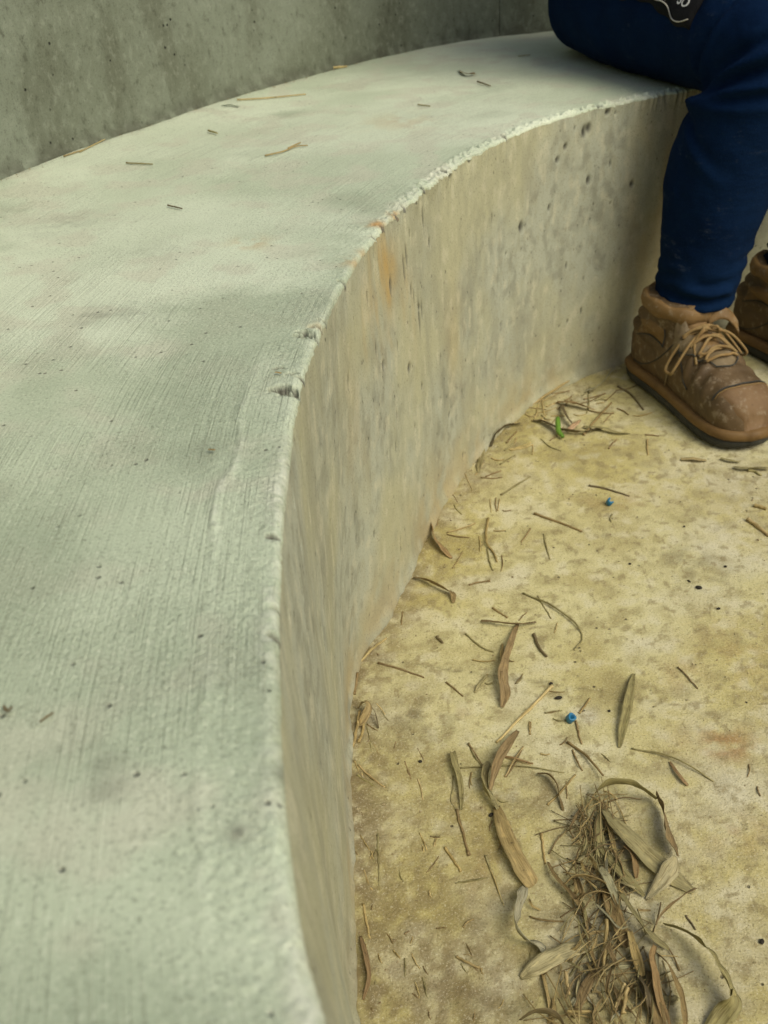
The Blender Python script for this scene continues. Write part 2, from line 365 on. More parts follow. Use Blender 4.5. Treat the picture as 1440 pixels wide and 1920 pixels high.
# --- front face
edge_r, edge_z = RR[-1], ZZ[-1]
nz = 175; g = np.linspace(0, 1, nz)
fr, fz = [], []
flo = .006
for i, k in enumerate(g):
    z = edge_z*(1-k)-.002*k
    base = face_r(ths, z)
    blend = math.exp(-(k*nz/5.0)**2)
    rr = base*(1-blend)+edge_r*blend
    fr.append(rr); fz.append(z)
FR, FZ = np.array(fr), np.array(fz); FT = np.broadcast_to(ths, FR.shape); FA = np.broadcast_to(arc, FR.shape)
inner = np.clip(np.minimum(g*nz/8, (1-g)*nz/10), 0, 1)[:, None]
FR = FR+((fbm(FA*9, FZ*4, 3, 71)-.5)*.006+(fbm(FA*90, FZ*30, 3, 73)-.5)*.0009)*inner
FR = FR-np.exp(-(FZ/.012)**2)*.010*fbm(FA*25, FZ*0, 3, 75)       # grout build-up where face meets floor
voids = [((733,536),.0032,.008),((757,505),.0025,.014),((785,595),.0025,.020),((790,580),.002,.010),((762,480),.002,.012),((805,455),.0022,.005),((793,410),.002,.010),((978,426),.004,.007),((652,717),.0022,.007),((564,842),.0018,.008),((614,715),.0016,.010),((717,685),.0035,.005),((766,690),.004,.005),((704,655),.002,.006),((790,725),.0018,.004),((842,778),.002,.004),((741,838),.002,.005),((1095,247),.004,.008),((1105,240),.004,.006),((1060,275),.003,.004),((1045,300),.003,.004),((1185,345),.003,.005),((1103,338),.003,.006),((1030,390),.002,.004),((563,1110),.0016,.008),((575,1235),.0015,.010),((587,1300),.0015,.009),((610,1210),.0014,.006),((600,1440),.0014,.008),((840,330),.003,.004),((893,285),.003,.003),((880,300),.002,.003),((622,1000),.0014,.004),((667,1010),.0014,.004),((690,560),.0018,.006),((745,650),.0018,.005),((770,545),.002,.006),((775,560),.0016,.008),((1140,210),.004,.004)]
rs = np.random.default_rng(4)
for k in range(110): voids.append(((rs.uniform(535, 1200), rs.uniform(190, 1300)), rs.uniform(.0007, .0016), rs.uniform(.001, .006)))
vd = np.zeros_like(FR); rustf = np.zeros_like(FR); grf = np.zeros_like(FR)
def inface(px):
    t, z = on_face(*px); return t, z
for px, wx, wz in voids:
    t, z = inface(px)
    if t == 0: continue
    j0, j1 = np.searchsorted(ths, [t-.03, t+.03])
    k = np.exp(-((((FT[:, j0:j1]-t)*1.14/(wx*1.35))**2+((FZ[:, j0:j1]-z)/(wz*1.1))**2))**1.5)*np.clip(.7+.8*fbm(FA[:, j0:j1]*500, FZ[:, j0:j1]*300, 2, 77), 0, 1)
    vd[:, j0:j1] = np.maximum(vd[:, j0:j1], k); FR[:, j0:j1] += .0035*k
for px, wx, wz, a in [((715,560),.040,.060,1.0),((725,520),.018,.05,1.0),((760,570),.025,.06,.5),((690,620),.03,.07,.35),((735,500),.025,.03,.7),((660,800),.04,.07,.22),((850,640),.03,.08,.22),((1230,400),.06,.2,.4)]:
    t, z = inface(px); rustf = np.maximum(rustf, a*np.exp(-(((FT-t)*1.14/wx)**2+((FZ-z)/wz)**2)))
for px, wx, wz, a in [((735,830),.035,.05,.75),((700,780),.02,.04,.4),((900,470),.05,.08,.5),((925,560),.04,.06,.45),((1060,420),.05,.12,.45),((940,310),.05,.05,.3),((690,660),.03,.02,.3),((770,690),.02,.02,.4),((660,930),.02,.06,.3),((840,700),.04,.07,.4)]:
    t, z = inface(px); grf = np.maximum(grf, a*np.exp(-(((FT-t)*1.14/wx)**2+((FZ-z)/wz)**2)))
tone_mask = np.exp(-(FZ/.075)**2)*.85*np.clip(fbm(FA*12, FZ*6, 3, 81)*1.8-.2, 0, 1)  # yellow-brown low on the face: staining plus floor bounce painted in
wq = fbm(FA*7, FZ*7, 3, 210)-.5
fattr = dict(void=vd, rust=rustf*st_(fbm(FA*30+wq*3, FZ*10, 4, 211), .22, .68), grime=grf*st_(fbm(FA*110, FZ*70, 5, 212), .28, .74), tone_mask=tone_mask*(.2+.8*st_(fbm(FA*35, FZ*35, 4, 213), .3, .65)),
    st=.7*fbm(FA*14, FZ*8, 5, 214)+.3*fbm(FA*45, FZ*5, 3, 218), st2=.72*fbm(FA*80, FZ*60, 5, 215)+.28*fbm(FA*150, FZ*18, 2, 219), nb=fbm(FA*9, FZ*8, 5, 216), mot=fbm(FA*75, FZ*60, 5, 217))
FX, FY = CX+FR*np.cos(FT), CY+FR*np.sin(FT)
link('front_face', grid_mesh(np.stack([FX, FY, FZ], -1)[:, ::1], np.stack([FA, FZ], -1), fattr), M['face'], bench)

# --- wall behind the seat: two pours with a joint between
JT = th_of(at(931, 68, SEAT))
def wall_part(t0, t1, name):
    t = np.linspace(t0, t1, max(30, int((t1-t0)*1.7/.006))); z = np.concatenate([np.linspace(SEAT-.03, SEAT+.03, 22), np.linspace(SEAT+.036, 1.02, 90), [1.032, 1.036, 1.036]])
    Z, T = np.meshgrid(z, t, indexing='ij'); r = rw_(T)+(fbm(T*14, Z*7, 3, 91)-.5)*.010+(fbm(T*150, Z*90, 3, 93)-.5)*.0018
    r = r-np.exp(-((Z-SEAT)/.006)**2)*.004*fbm(T*90, Z*0, 3, 95)
    edge = np.minimum(T-t0, t1-T)*1.7; r = r+.002*np.exp(-(edge/.002)**2)
    r[-3] += .012; r[-2] += .02; r[-1] += .40
    d = np.exp(-((Z-SEAT)/.018)**2)*.55  # patchy darker band along the bottom of the wall
    me = grid_mesh(np.stack([CX+r*np.cos(T), CY+r*np.sin(T), Z], -1), np.stack([T*1.7, Z], -1), dict(tone_mask=d*st_(fbm(T*120, Z*70, 3, 220), .3, .6), nb=fbm(T*8, Z*4.5, 5, 221), st=fbm(T*32, Z*6, 5, 222)))
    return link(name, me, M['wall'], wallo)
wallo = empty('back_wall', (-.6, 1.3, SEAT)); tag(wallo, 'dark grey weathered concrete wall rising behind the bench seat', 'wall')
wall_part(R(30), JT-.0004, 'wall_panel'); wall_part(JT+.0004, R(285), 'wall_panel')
tj = np.array([JT-.004, JT+.004]); zj = np.linspace(SEAT-.03, 1.03, 12); Zj, Tj = np.meshgrid(zj, tj, indexing='ij')
link('joint', grid_mesh(np.stack([CX+(rw_(Tj)+.008)*np.cos(Tj), CY+(rw_(Tj)+.008)*np.sin(Tj), Zj], -1), np.stack([Tj, Zj], -1), dict(tone_mask=Zj*0+1, nb=Zj*0+.5, st=Zj*0+.5)), M['wall'], wallo)

# --- floor
gx = np.concatenate([np.linspace(-400, -1.4, 14), np.arange(-1.2, -.12, .02), np.arange(-.12, 1.0, .0032), np.arange(1.0, 2.6, .012), np.linspace(2.8, 400, 14)])
gy = np.concatenate([np.linspace(-400, -1.4, 14), np.arange(-1.2, .34, .012), np.arange(.34, 1.75, .0036), np.arange(1.75, 2.6, .03), np.linspace(2.8, 400, 14)])
GX, GY = np.meshgrid(gx, gy, indexing='ij')
inside = (np.abs(GX-.7) < 1.8) & (np.abs(GY-.7) < 1.85)
GT = np.arctan2(GY-CY, GX-CX) % (2*math.pi); gd = rb_(GT)-np.hypot(GX-CX, GY-CY)
GZ = np.where(inside, (fbm(GX*8, GY*8, 3, 101)-.5)*.003+(fbm(GX*150, GY*150, 3, 103)-.5)*.0012, 0)
dirt = np.exp(-(np.maximum(gd, 0)/(.022+.055*fbm(GT*9, GT*0, 3, 105)))**2)*np.clip((np.degrees(GT)-128)/40, .25, 1)*.9
def blob(lst, base=None):
    o = np.zeros_like(GX) if base is None else base
    for (px, py), rx, ry, a in lst:
        P = at(px, py); wob = .65+.7*fbm(GX*26, GY*26, 3, 107)
        o = np.maximum(o, a*np.exp(-((((GX-P[0])/rx)**2+((GY-P[1])/ry)**2))/wob**2))
    return o
dirt = blob([((760,1700),.07,.09,.65),((840,1840),.09,.08,.8),((700,1880),.05,.08,.85),((960,1790),.07,.06,.55),((800,1560),.07,.06,.5),((740,1420),.05,.07,.5),((900,1650),.05,.06,.45),((760,1290),.04,.05,.4),((830,1080),.03,.04,.3),((1000,1500),.04,.04,.45),((1160,1600),.05,.07,.4),((1150,1850),.07,.06,.5)], dirt)
GZ = GZ+dirt*np.where(inside, fbm(GX*300, GY*300, 3, 109), 0)*.0025
grime = blob([((790,1345),.032,.035,.75),((765,1330),.02,.02,.5),((1290,1050),.035,.03,.55),((1140,1005),.012,.012,.5),((890,1710),.03,.018,.5),((890,1870),.03,.03,.5),((990,1490),.03,.02,.55),((1330,1080),.04,.03,.35),((1080,860),.05,.06,.25),((1060,745),.08,.05,.35),((1240,770),.08,.07,.3),((960,840),.04,.03,.35),((880,1050),.01,.01,.3)])
rustg = blob([((1362,1398),.024,.022,.95),((1280,1262),.022,.02,.4),((1300,1390),.03,.02,.25),((900,1640),.03,.03,.25),((1160,940),.05,.02,.35),((1390,1220),.05,.06,.25),((1390,1560),.03,.02,.4),((860,1330),.03,.02,.25)])
pale = blob([((1100,1345),.014,.012,.9),((1390,1450),.06,.08,.55),((1350,900),.10,.10,.5),((1380,1000),.05,.05,.5),((1300,1600),.10,.10,.35),((1000,900),.04,.03,.4),((900,890),.03,.03,.5),((1380,1800),.08,.08,.35)])
ck = catmull([at(x, y)[:2] for x, y in [(690,1238),(760,1243),(850,1256),(930,1268),(1000,1276),(1090,1290),(1160,1302),(1225,1314),(1290,1330),(1380,1345)]], 260)
crack = np.zeros_like(GX)
i0, i1 = np.searchsorted(gx, [-.1, .5]); j0, j1 = np.searchsorted(gy, [.6, 1.0])
sx, sy = GX[i0:i1, j0:j1], GY[i0:i1, j0:j1]; wob = (fbm(sx*120, sy*120, 3, 111)-.5)*.006
dm = np.full(sx.shape, 9.0)
for k, q in enumerate(ck): dm = np.minimum(dm, np.hypot(sx-q[0], sy+wob-q[1])+ (0 if k < 190 else (k-190)*.00004))
crack[i0:i1, j0:j1] = np.clip(1-dm/.0026, 0, 1)*.8*np.clip(fbm(sx*50, sy*50, 2, 113)*2-.35, .15, 1)
GZ = GZ-crack*.0015
fa_ = dict(crack=crack, dirt=dirt*(.35+.65*st_(fbm(GX*110, GY*110, 4, 230), .3, .62)), grime=grime*st_(fbm(GX*60, GY*60, 5, 231), .32, .64), rust=rustg*st_(fbm(GX*75, GY*75, 5, 232), .32, .62), pale=pale*(.3+.6*st_(fbm(GX*50, GY*50, 4, 233), .3, .62)),
    nb=fbm(GX*4+7, GY*4, 4, 234), nm=fbm(GX*14+(fbm(GX*9, GY*9, 2, 238)-.5)*1.5, GY*14, 5, 235), ns=fbm(GX*60, GY*60, 4, 236), nf=fbm(GX*150, GY*150, 2, 237))
for k in ('nb', 'nm', 'ns', 'nf'): fa_[k] = np.where(inside, fa_[k], .5)
for k in ('dirt', 'grime', 'rust', 'pale'): fa_[k] = np.where(inside, fa_[k], 0)
floor = link('floor', grid_mesh(np.stack([GX, GY, GZ], -1), None, fa_), M['floor'])
tag(floor, 'yellowish stained concrete floor in front of the bench', kind='structure')

# ------------------------------------------------------------------ the seated person
def loft(rings, n=28, caps=True):
    """rings: (centre, axis a, axis b, ra, rb, power)"""
    V, Fs = [], []
    for c, a, b_, ra, rb, pw in rings:
        c, a, b_ = map(np.array, (c, a, b_))
        for k in range(n):
            t = 2*math.pi*k/n; ct, st = math.cos(t), math.sin(t)
            ct = math.copysign(abs(ct)**(2/pw), ct); st = math.copysign(abs(st)**(2/pw), st)
            V.append(c+a*ra*ct+b_*rb*st)
    for i in range(len(rings)-1):
        for k in range(n): Fs.append((i*n+k, i*n+(k+1) % n, (i+1)*n+(k+1) % n, (i+1)*n+k))
    if caps:
        Fs.append(tuple(range(n-1, -1, -1))); Fs.append(tuple((len(rings)-1)*n+k for k in range(n)))
    return V, Fs
def tube(pts, rad_, n=10, steps=None, side=None):
    pts = np.asarray(pts, float); rad_ = np.broadcast_to(np.asarray(rad_, float), (len(pts),)) if np.ndim(rad_) == 0 else np.asarray(rad_, float)
    m = steps or max(2, 6*(len(pts)-1))
    Q = catmull(np.c_[pts, rad_], m); P, r = Q[:, :3], np.maximum(Q[:, 3], 1e-5)
    T = np.gradient(P, axis=0); T /= np.linalg.norm(T, axis=1)[:, None]+1e-12
    ref = np.array([0, 0, 1.0]) if abs(T[0, 2]) < .9 else np.array([1.0, 0, 0])
    rings = []
    a = np.cross(T[0], ref); a /= np.linalg.norm(a)
    for i in range(m):
        a = a-T[i]*np.dot(a, T[i]); a /= np.linalg.norm(a)+1e-12; b_ = np.cross(T[i], a)
        rings.append((P[i], a, b_, r[i], r[i], 2))
    return loft(rings, n)
def ball(c, rx, ry, rz, n=20):
    rings = []
    for k in range(1, n):
        ph = math.pi*k/n; rings.append((np.array(c)+[0, 0, -rz*math.cos(ph)], (1, 0, 0), (0, 1, 0), rx*math.sin(ph), ry*math.sin(ph), 2))
    return loft(rings, n)
def join(parts):
    V, Fs = [], []
    for v, f in parts:
        o = len(V); V += [np.array(x, float) for x in v]; Fs += [tuple(i+o for i in q) for q in f]
    return V, Fs
def fuse(parts, voxel, smooth):
    """one continuous skin round overlapping closed shapes"""
    v, f = join(parts); me = mesh(v, f); o = bpy.data.objects.new('tmp', me); COL.objects.link(o)
    md = o.modifiers.new('r', 'REMESH'); md.mode = 'VOXEL'; md.voxel_size = voxel
    if smooth: ms = o.modifiers.new('s', 'SMOOTH'); ms.factor = .5; ms.iterations = smooth
    bpy.context.view_layer.update()
    new = bpy.data.meshes.new_from_object(o.evaluated_get(bpy.context.evaluated_depsgraph_get()))
    bpy.data.objects.remove(o); bpy.data.meshes.remove(me); return new
def co(me):
    a = np.empty(len(me.vertices)*3, np.float32); me.vertices.foreach_get('co', a); return a.reshape(-1, 3).astype(float)
def nor(me):
    a = np.empty(len(me.vertices)*3, np.float32); me.vertices.foreach_get('normal', a); return a.reshape(-1, 3).astype(float)
def setco(me, V): me.vertices.foreach_set('co', V.reshape(-1).astype(np.float32)); me.update()
def bvh(me): return BVHTree.FromPolygons([v.co.copy() for v in me.vertices], [tuple(p.vertices) for p in me.polygons])

FWD = np.array([.32, -.947, 0]); FWD /= np.linalg.norm(FWD); LEFT = np.array([-FWD[1], FWD[0], 0]); UP = np.array([0, 0, 1.0])
KNEE_R, HIP_R, ANK_R = np.array([.560, 1.385, .505]), np.array([.452, 1.84, .525]), np.array([.502, 1.402, .15])
KNEE_L, HIP_L, ANK_L = KNEE_R+LEFT*.27+FWD*.02, HIP_R+LEFT*.19, ANK_R+LEFT*.225+FWD*-.035
PEL = (HIP_R+HIP_L)/2
person = empty('person', tuple(np.array([PEL[0], PEL[1], SEAT])))
tag(person, 'person in dark blue work trousers and tan laced boots sitting on the bench', 'person')
def between(a, b, k): return a*(1-k)+b*k
def leg_parts(hip, knee, ank):
    ax = (knee-hip)/np.linalg.norm(knee-hip); s_ = np.cross(ax, UP); s_ /= np.linalg.norm(s_); u_ = np.cross(s_, ax)
    th_ = [(hip-ax*.10, .02, .02), (hip-ax*.085, .075, .07), (hip-ax*.04, .104, .094), (hip+ax*.06, .106, .096), (between(hip, knee, .45), .094, .090), (between(hip, knee, .72), .082, .082), (between(hip, knee, .9), .076, .078), (knee, .071, .075), (knee+ax*.035, .062, .062), (knee+ax*.056, .045, .042), (knee+ax*.066, .015, .015)]
    A = loft([(c, s_, u_, ra, rb, 2.2) for c, ra, rb in th_])
    hz = .152
    prof = [(.505, .0, .066), (.47, -.004, .072), (.42, -.014, .079), (.37, -.021, .0805), (.32, -.020, .077), (.27, -.013, .0695), (.225, -.006, .0625), (.19, .0, .0585), (.165, .002, .0565), (hz, .004, .053), (.138, .005, .043)]
    rings = []
    for z, back, r in prof:
        k = (.505-z)/(.505-ank[2]); c = between(knee, ank, k); c = np.array([c[0], c[1], z])+FWD*back
        rings.append((c, LEFT, -FWD, r, r*1.04, 2.1))
    return [A, loft(rings)]
trous = fuse(leg_parts(HIP_R, KNEE_R, ANK_R)+leg_parts(HIP_L, KNEE_L, ANK_L)+[loft([(PEL+UP*(-.085)-FWD*.02, LEFT, FWD, .10, .07, 2.3), (PEL+UP*-.07-FWD*.03, LEFT, FWD, .165, .115, 2.4), (PEL-FWD*.03, LEFT, FWD, .185, .13, 2.3), (PEL+UP*.08-FWD*.035, LEFT, FWD, .172, .118, 2.2), (PEL+UP*.16-FWD*.04, LEFT, FWD, .16, .11, 2.2)])], .0055, 7)
V, Nn = co(trous), nor(trous)
def fold(V, a, b, wid, h, up_=None):
    a, b = np.array(a), np.array(b); flat = lambda q: q-np.outer(q@LEFT, LEFT) if q.ndim == 2 else q-LEFT*(q@LEFT)
    ab = flat(b-a); t = np.clip((flat(V-a)@ab)/(ab@ab), 0, 1); d = np.linalg.norm(flat(V-a)-t[:, None]*ab, axis=1)
    d = d+np.where(np.abs((V-a)@LEFT) > .055, 1, 0)
    return h*np.exp(-(d/wid)**2)*np.clip(np.sin(np.pi*np.clip(t*.92+.06, 0, 1)), 0, 1)**.6
dz = np.zeros(len(V))
for K, A_, sd in ((KNEE_R, ANK_R, 0), (KNEE_L, ANK_L, 9)):
    near_leg = np.linalg.norm((V-A_)[:, :2], axis=1) < .11
    ang = np.arctan2((V-A_)@FWD, (V-A_)@LEFT)
    low = np.clip((.265-V[:, 2])/.09, 0, 1)*near_leg*(V[:, 2] < .3)
    dz += low*(np.clip(fbm(ang*1.1+sd, V[:, 2]*22, 2, 127)*2.2-.6, 0, 1)*.0062*np.sin(V[:, 2]*250+2.6*np.sin(ang*1.3+sd)+ang*1.4+5*fbm(ang*1.6, V[:, 2]*14, 2, 129))+.008*(fbm(ang*2+5, V[:, 2]*60, 3, 121+sd)-.5))
    pit = K-FWD*.072+UP*-.075                                   # hollow of the knee, where the folds start
    out = -LEFT
    for k, (df, dzv, h) in enumerate([(.16, .105, .014), (.17, .055, .016), (.15, .015, .009), (.05, .13, .013), (.10, -.09, .005), (-.02, .12, .013)]):
        for sgn in (1, -1):
            a = pit+out*sgn*.060; b_ = pit+out*sgn*.050+FWD*df+UP*dzv
            dz += fold(V, a, b_, .0080, h*.85); dz -= fold(V, a+UP*.013-FWD*.006, b_+UP*.016, .009, h*.75)
    dc = V-pit; dc = dc-np.outer(dc@LEFT, LEFT); dz -= .016*np.exp(-(np.linalg.norm(dc, axis=1)/.016)**2)*(np.abs((V-pit)@LEFT) < .1)
    s2 = (V-A_)@UP
    dz += near_leg*.0045*(fbm(ang*1.2+sd, V[:, 2]*9, 3, 131+sd)-.5)
dz += (fbm(V[:, 0]*14+V[:, 2]*9, V[:, 1]*14-V[:, 2]*6, 3, 141)-.5)*.008
V = V+Nn*dz[:, None]
seatv = (np.hypot(V[:, 0]-CX, V[:, 1]-CY) > re_(np.arctan2(V[:, 1]-CY, V[:, 0]-CX) % (2*math.pi))+.004) & (V[:, 2] < SEAT+.012)
V[seatv, 2] = np.maximum(V[seatv, 2], SEAT+.003)
setco(trous, V); link('trousers', trous, M['cloth'], person); TB = bvh(trous)

# torso, arms, hands, head: one continuous body, with the shirt over it
CHEST, NECK = PEL+UP*.38+FWD*.03, PEL+UP*.545+FWD*.06
def arm(side, hand_at):
    sh = PEL+UP*.475+FWD*.035+LEFT*side*.185; el = sh+UP*-.255+FWD*.10+LEFT*side*.075; wr = hand_at+UP*.03-FWD*.055
    return sh, el, wr
hands = {1: between(HIP_L, KNEE_L, .80)+UP*.098, -1: between(HIP_R, KNEE_R, .70)+UP*.105}
bp, sh_parts = [], []
bp.append(loft([(PEL+UP*.02, LEFT, FWD, .145, .095, 2.2), (PEL+UP*.20, LEFT, FWD, .135, .095, 2.2), (CHEST, LEFT, FWD, .16, .11, 2.3), (PEL+UP*.49+FWD*.045, LEFT, FWD, .14, .075, 2.2), (NECK, LEFT, FWD, .055, .055, 2), (NECK+UP*.08+FWD*.015, LEFT, FWD, .05, .053, 2), (NECK+UP*.10+FWD*.02, LEFT, FWD, .03, .03, 2)]))
HC = NECK+UP*.185+FWD*.045
hd = [(-.118, .025, .03, .03), (-.105, .042, .045, .022), (-.08, .055, .066, .014), (-.04, .066, .086, .006), (0, .072, .094, 0), (.04, .074, .097, -.003), (.08, .067, .088, -.006), (.105, .048, .064, -.008), (.118, .02, .028, -.008)]
bp.append(loft([(HC+UP*z+FWD*(f_), LEFT, FWD, rx, ry, 2.15) for z, rx, ry, f_ in hd]))
bp.append(tube([HC+FWD*.086+UP*.022, HC+FWD*.104+UP*-.008, HC+FWD*.112+UP*-.026, HC+FWD*.088+UP*-.036], [.008, .010, .013, .008]))
bp.append(tube([HC+FWD*.082+UP*-.066-LEFT*.022, HC+FWD*.092+UP*-.063, HC+FWD*.082+UP*-.066+LEFT*.022], [.005, .008, .005]))
for s_ in (-1, 1):
    bp.append(loft([(HC+LEFT*s_*(.068+k*.006)+FWD*-.008+UP*-.005, FWD, UP, .014+.002*k, .030+.002*k, 2) for k in range(3)]))
    sh, el, wr = arm(s_, hands[s_]); h = hands[s_]
    bp.append(tube([PEL+UP*.46+FWD*.03+LEFT*s_*.12, sh, between(sh, el, .5), el, between(el, wr, .35), wr, h-FWD*.02], [.05, .05, .044, .037, .038, .026, .024], 14))
    fd_ = FWD*.94+UP*-.10; fd_ /= np.linalg.norm(fd_); sl = LEFT
    bp.append(loft([(h-FWD*.05+UP*.012, sl, UP, .024, .017, 2.4), (h-FWD*.02+UP*.004, sl, UP, .034, .016, 2.6), (h+FWD*.02, sl, UP, .040, .0145, 2.8), (h+FWD*.045-UP*.003, sl, UP, .038, .012, 2.6)]))
    for k, ln in enumerate((.066, .078, .072, .056)):
        p0 = h+FWD*.036+sl*(.030-.020*k)*-s_; dd = sl*(.10-.065*k)*-s_
        p1 = p0+(FWD*.95+UP*.05+dd)*ln*.42; p2 = p1+(FWD*.86-UP*.42+dd)*ln*.34; p3 = p2+(FWD*.62-UP*.72+dd)*ln*.26
        bp.append(tube([p0, p1, p2, p3], [.0095, .0092, .0082, .0066], 9))
    t0 = h-FWD*.022+sl*.030*-s_; bp.append(tube([t0, t0+FWD*.028+sl*.024*-s_-UP*.006, t0+FWD*.054+sl*.030*-s_-UP*.014, t0+FWD*.070+sl*.026*-s_-UP*.02], [.014, .0115, .0098, .0075], 9))
    sh_parts.append(tube([PEL+UP*.46+FWD*.03+LEFT*s_*.10, sh, between(sh, el, .5), between(el, sh, .05), between(el, wr, .5), between(el, wr, .86)], [.072, .067, .060, .054, .050, .042], 18))
body = link('body', fuse(bp, .0042, 3), M['skin'], person)
shirt_top = loft([(PEL+UP*.055-FWD*.035, LEFT, FWD, .197, .142, 2.3), (PEL+UP*.16-FWD*.03, LEFT, FWD, .185, .135, 2.3), (PEL+UP*.28, LEFT, FWD, .180, .130, 2.3), (CHEST, LEFT, FWD, .192, .138, 2.4), (PEL+UP*.475+FWD*.045, LEFT, FWD, .178, .10, 2.3), (NECK-UP*.01, LEFT, FWD, .085, .075, 2), (NECK+UP*.015, LEFT, FWD, .07, .066, 2)])
sm_ = fuse([shirt_top]+sh_parts, .007, 6); V, Nn = co(sm_), nor(sm_)
setco(sm_, V+Nn*((fbm(V[:, 2]*16+V[:, 0]*7, V[:, 1]*8+V[:, 0]*10, 4, 151)-.5)*.022)[:, None]); link('shirt', sm_, M['black'], person)
hair = fuse([loft([(HC+UP*z+FWD*(f_-.012), LEFT, FWD, rx+.010, ry+.004, 2.15) for z, rx, ry, f_ in [(-.05, .055, .05, -.045), (-.02, .068, .07, -.025), (.03, .073, .088, -.006), (.05, .074, .097, -.003), (.085, .068, .09, -.003), (.11, .05, .068, -.004), (.126, .02, .03, -.006)]])], .005, 3)
V, Nn = co(hair), nor(hair); setco(hair, V+Nn*((fbm(V[:, 0]*90, V[:, 1]*90+V[:, 2]*30, 3, 161)-.5)*.010)[:, None]); link('hair', hair, M['hair'], person)
for s_ in (-1, 1):
    ey = link('eye', mesh(*ball(HC+FWD*.080+LEFT*s_*.030+UP*.010, .0115, .0115, .0075, 12)), M['eye'], person)
    link('iris', mesh(*ball(HC+FWD*.0905+LEFT*s_*.030+UP*.010, .0055, .0040, .0055, 8)), M['iris'], ey)

# shirt tail lying over the thigh, its frayed hem thread and white lettering
THA = (KNEE_R-HIP_R)/np.linalg.norm(KNEE_R-HIP_R); THS = np.cross(THA, UP); THS /= np.linalg.norm(THS); THU = np.cross(THS, THA)
def on_thigh(a, ang, off):       # a metres from the hip along the thigh, angle from straight up towards the outer side
    c = HIP_R+THA*a; d = THU*math.cos(ang)+THS*math.sin(ang)
    h = TB.ray_cast(Vector(c+d*.3), Vector(-d), .5)
    p = np.array(h[0]) if h[0] is not None else c+d*.09
    return p+d*off
out_sgn = 1 if np.dot(THS, -LEFT) > 0 else -1
def hem(a): return R(69.5)+R(70)*max(0, a-.25)+R(2.5)*math.sin(a*40)+R(1.2)*math.sin(a*130)
na, nb = 46, 30; G = np.zeros((na, nb, 3))
for i in range(na):
    a = -.03+.416*i/(na-1)
    for j in range(nb):
        ang = R(-70)+(hem(a)+R(70))*j/(nb-1); edge = min(1, (nb-1-j)/2.0, (na-1-i)/2.0)
        G[i, j] = on_thigh(a, ang*out_sgn, .0015+.0045*edge+.003*(vnoise(a*60, ang*5, 3)-.3)*edge)
tail = grid_mesh(G); tb_ = bvh(tail)
tail_o = link('shirt_tail', tail, M['black'], person)
md = tail_o.modifiers.new('thick', 'SOLIDIFY'); md.thickness = .0025; md.offset = -1
def on_tail(a, ang, off):
    c = HIP_R+THA*a; d = THU*math.cos(ang*out_sgn)+THS*math.sin(ang*out_sgn); h = tb_.ray_cast(Vector(c+d*.3), Vector(-d), .5)
    p = np.array(h[0]) if h[0] is not None else on_thigh(a, ang*out_sgn, .005)
    return p+d*off
v, f = tube([on_tail(a, hem(a)-R(7)+R(3)*math.sin(a*75), .0012) for a in np.linspace(.12, .380, 16)], .0008, 6, 60)
link('hem_thread', mesh(v, f), M['thread'], tail_o)
def lettering(txt, size, a0, ang0, rot):
    cu = bpy.data.curves.new('t', 'FONT'); cu.body = txt; cu.size = size; cu.extrude = 0; cu.resolution_u = 6
    cu.offset = size*.012
    o = bpy.data.objects.new('t', cu); COL.objects.link(o); bpy.context.view_layer.update()
    me = bpy.data.meshes.new_from_object(o.evaluated_get(bpy.context.evaluated_depsgraph_get())); bpy.data.objects.remove(o)
    bm = bmesh.new(); bm.from_mesh(me); bmesh.ops.subdivide_edges(bm, edges=[e_ for e_ in bm.edges if e_.calc_length() > .004], cuts=2); bm.to_mesh(me); bm.free()
    V = co(me); c_, s_ = math.cos(rot), math.sin(rot); W = np.zeros_like(V)
    for i, (x, y, z) in enumerate(V):
        xx, yy = x*c_-y*s_, x*s_+y*c_
        W[i] = on_tail(a0+xx, ang0-yy/.095, .0022)
    setco(me, W); return link('lettering', me, M['print'], tail_o)
lettering('SO', .019, .347, R(62), R(-6)); lettering('/', .024, .316, R(62), R(-18))

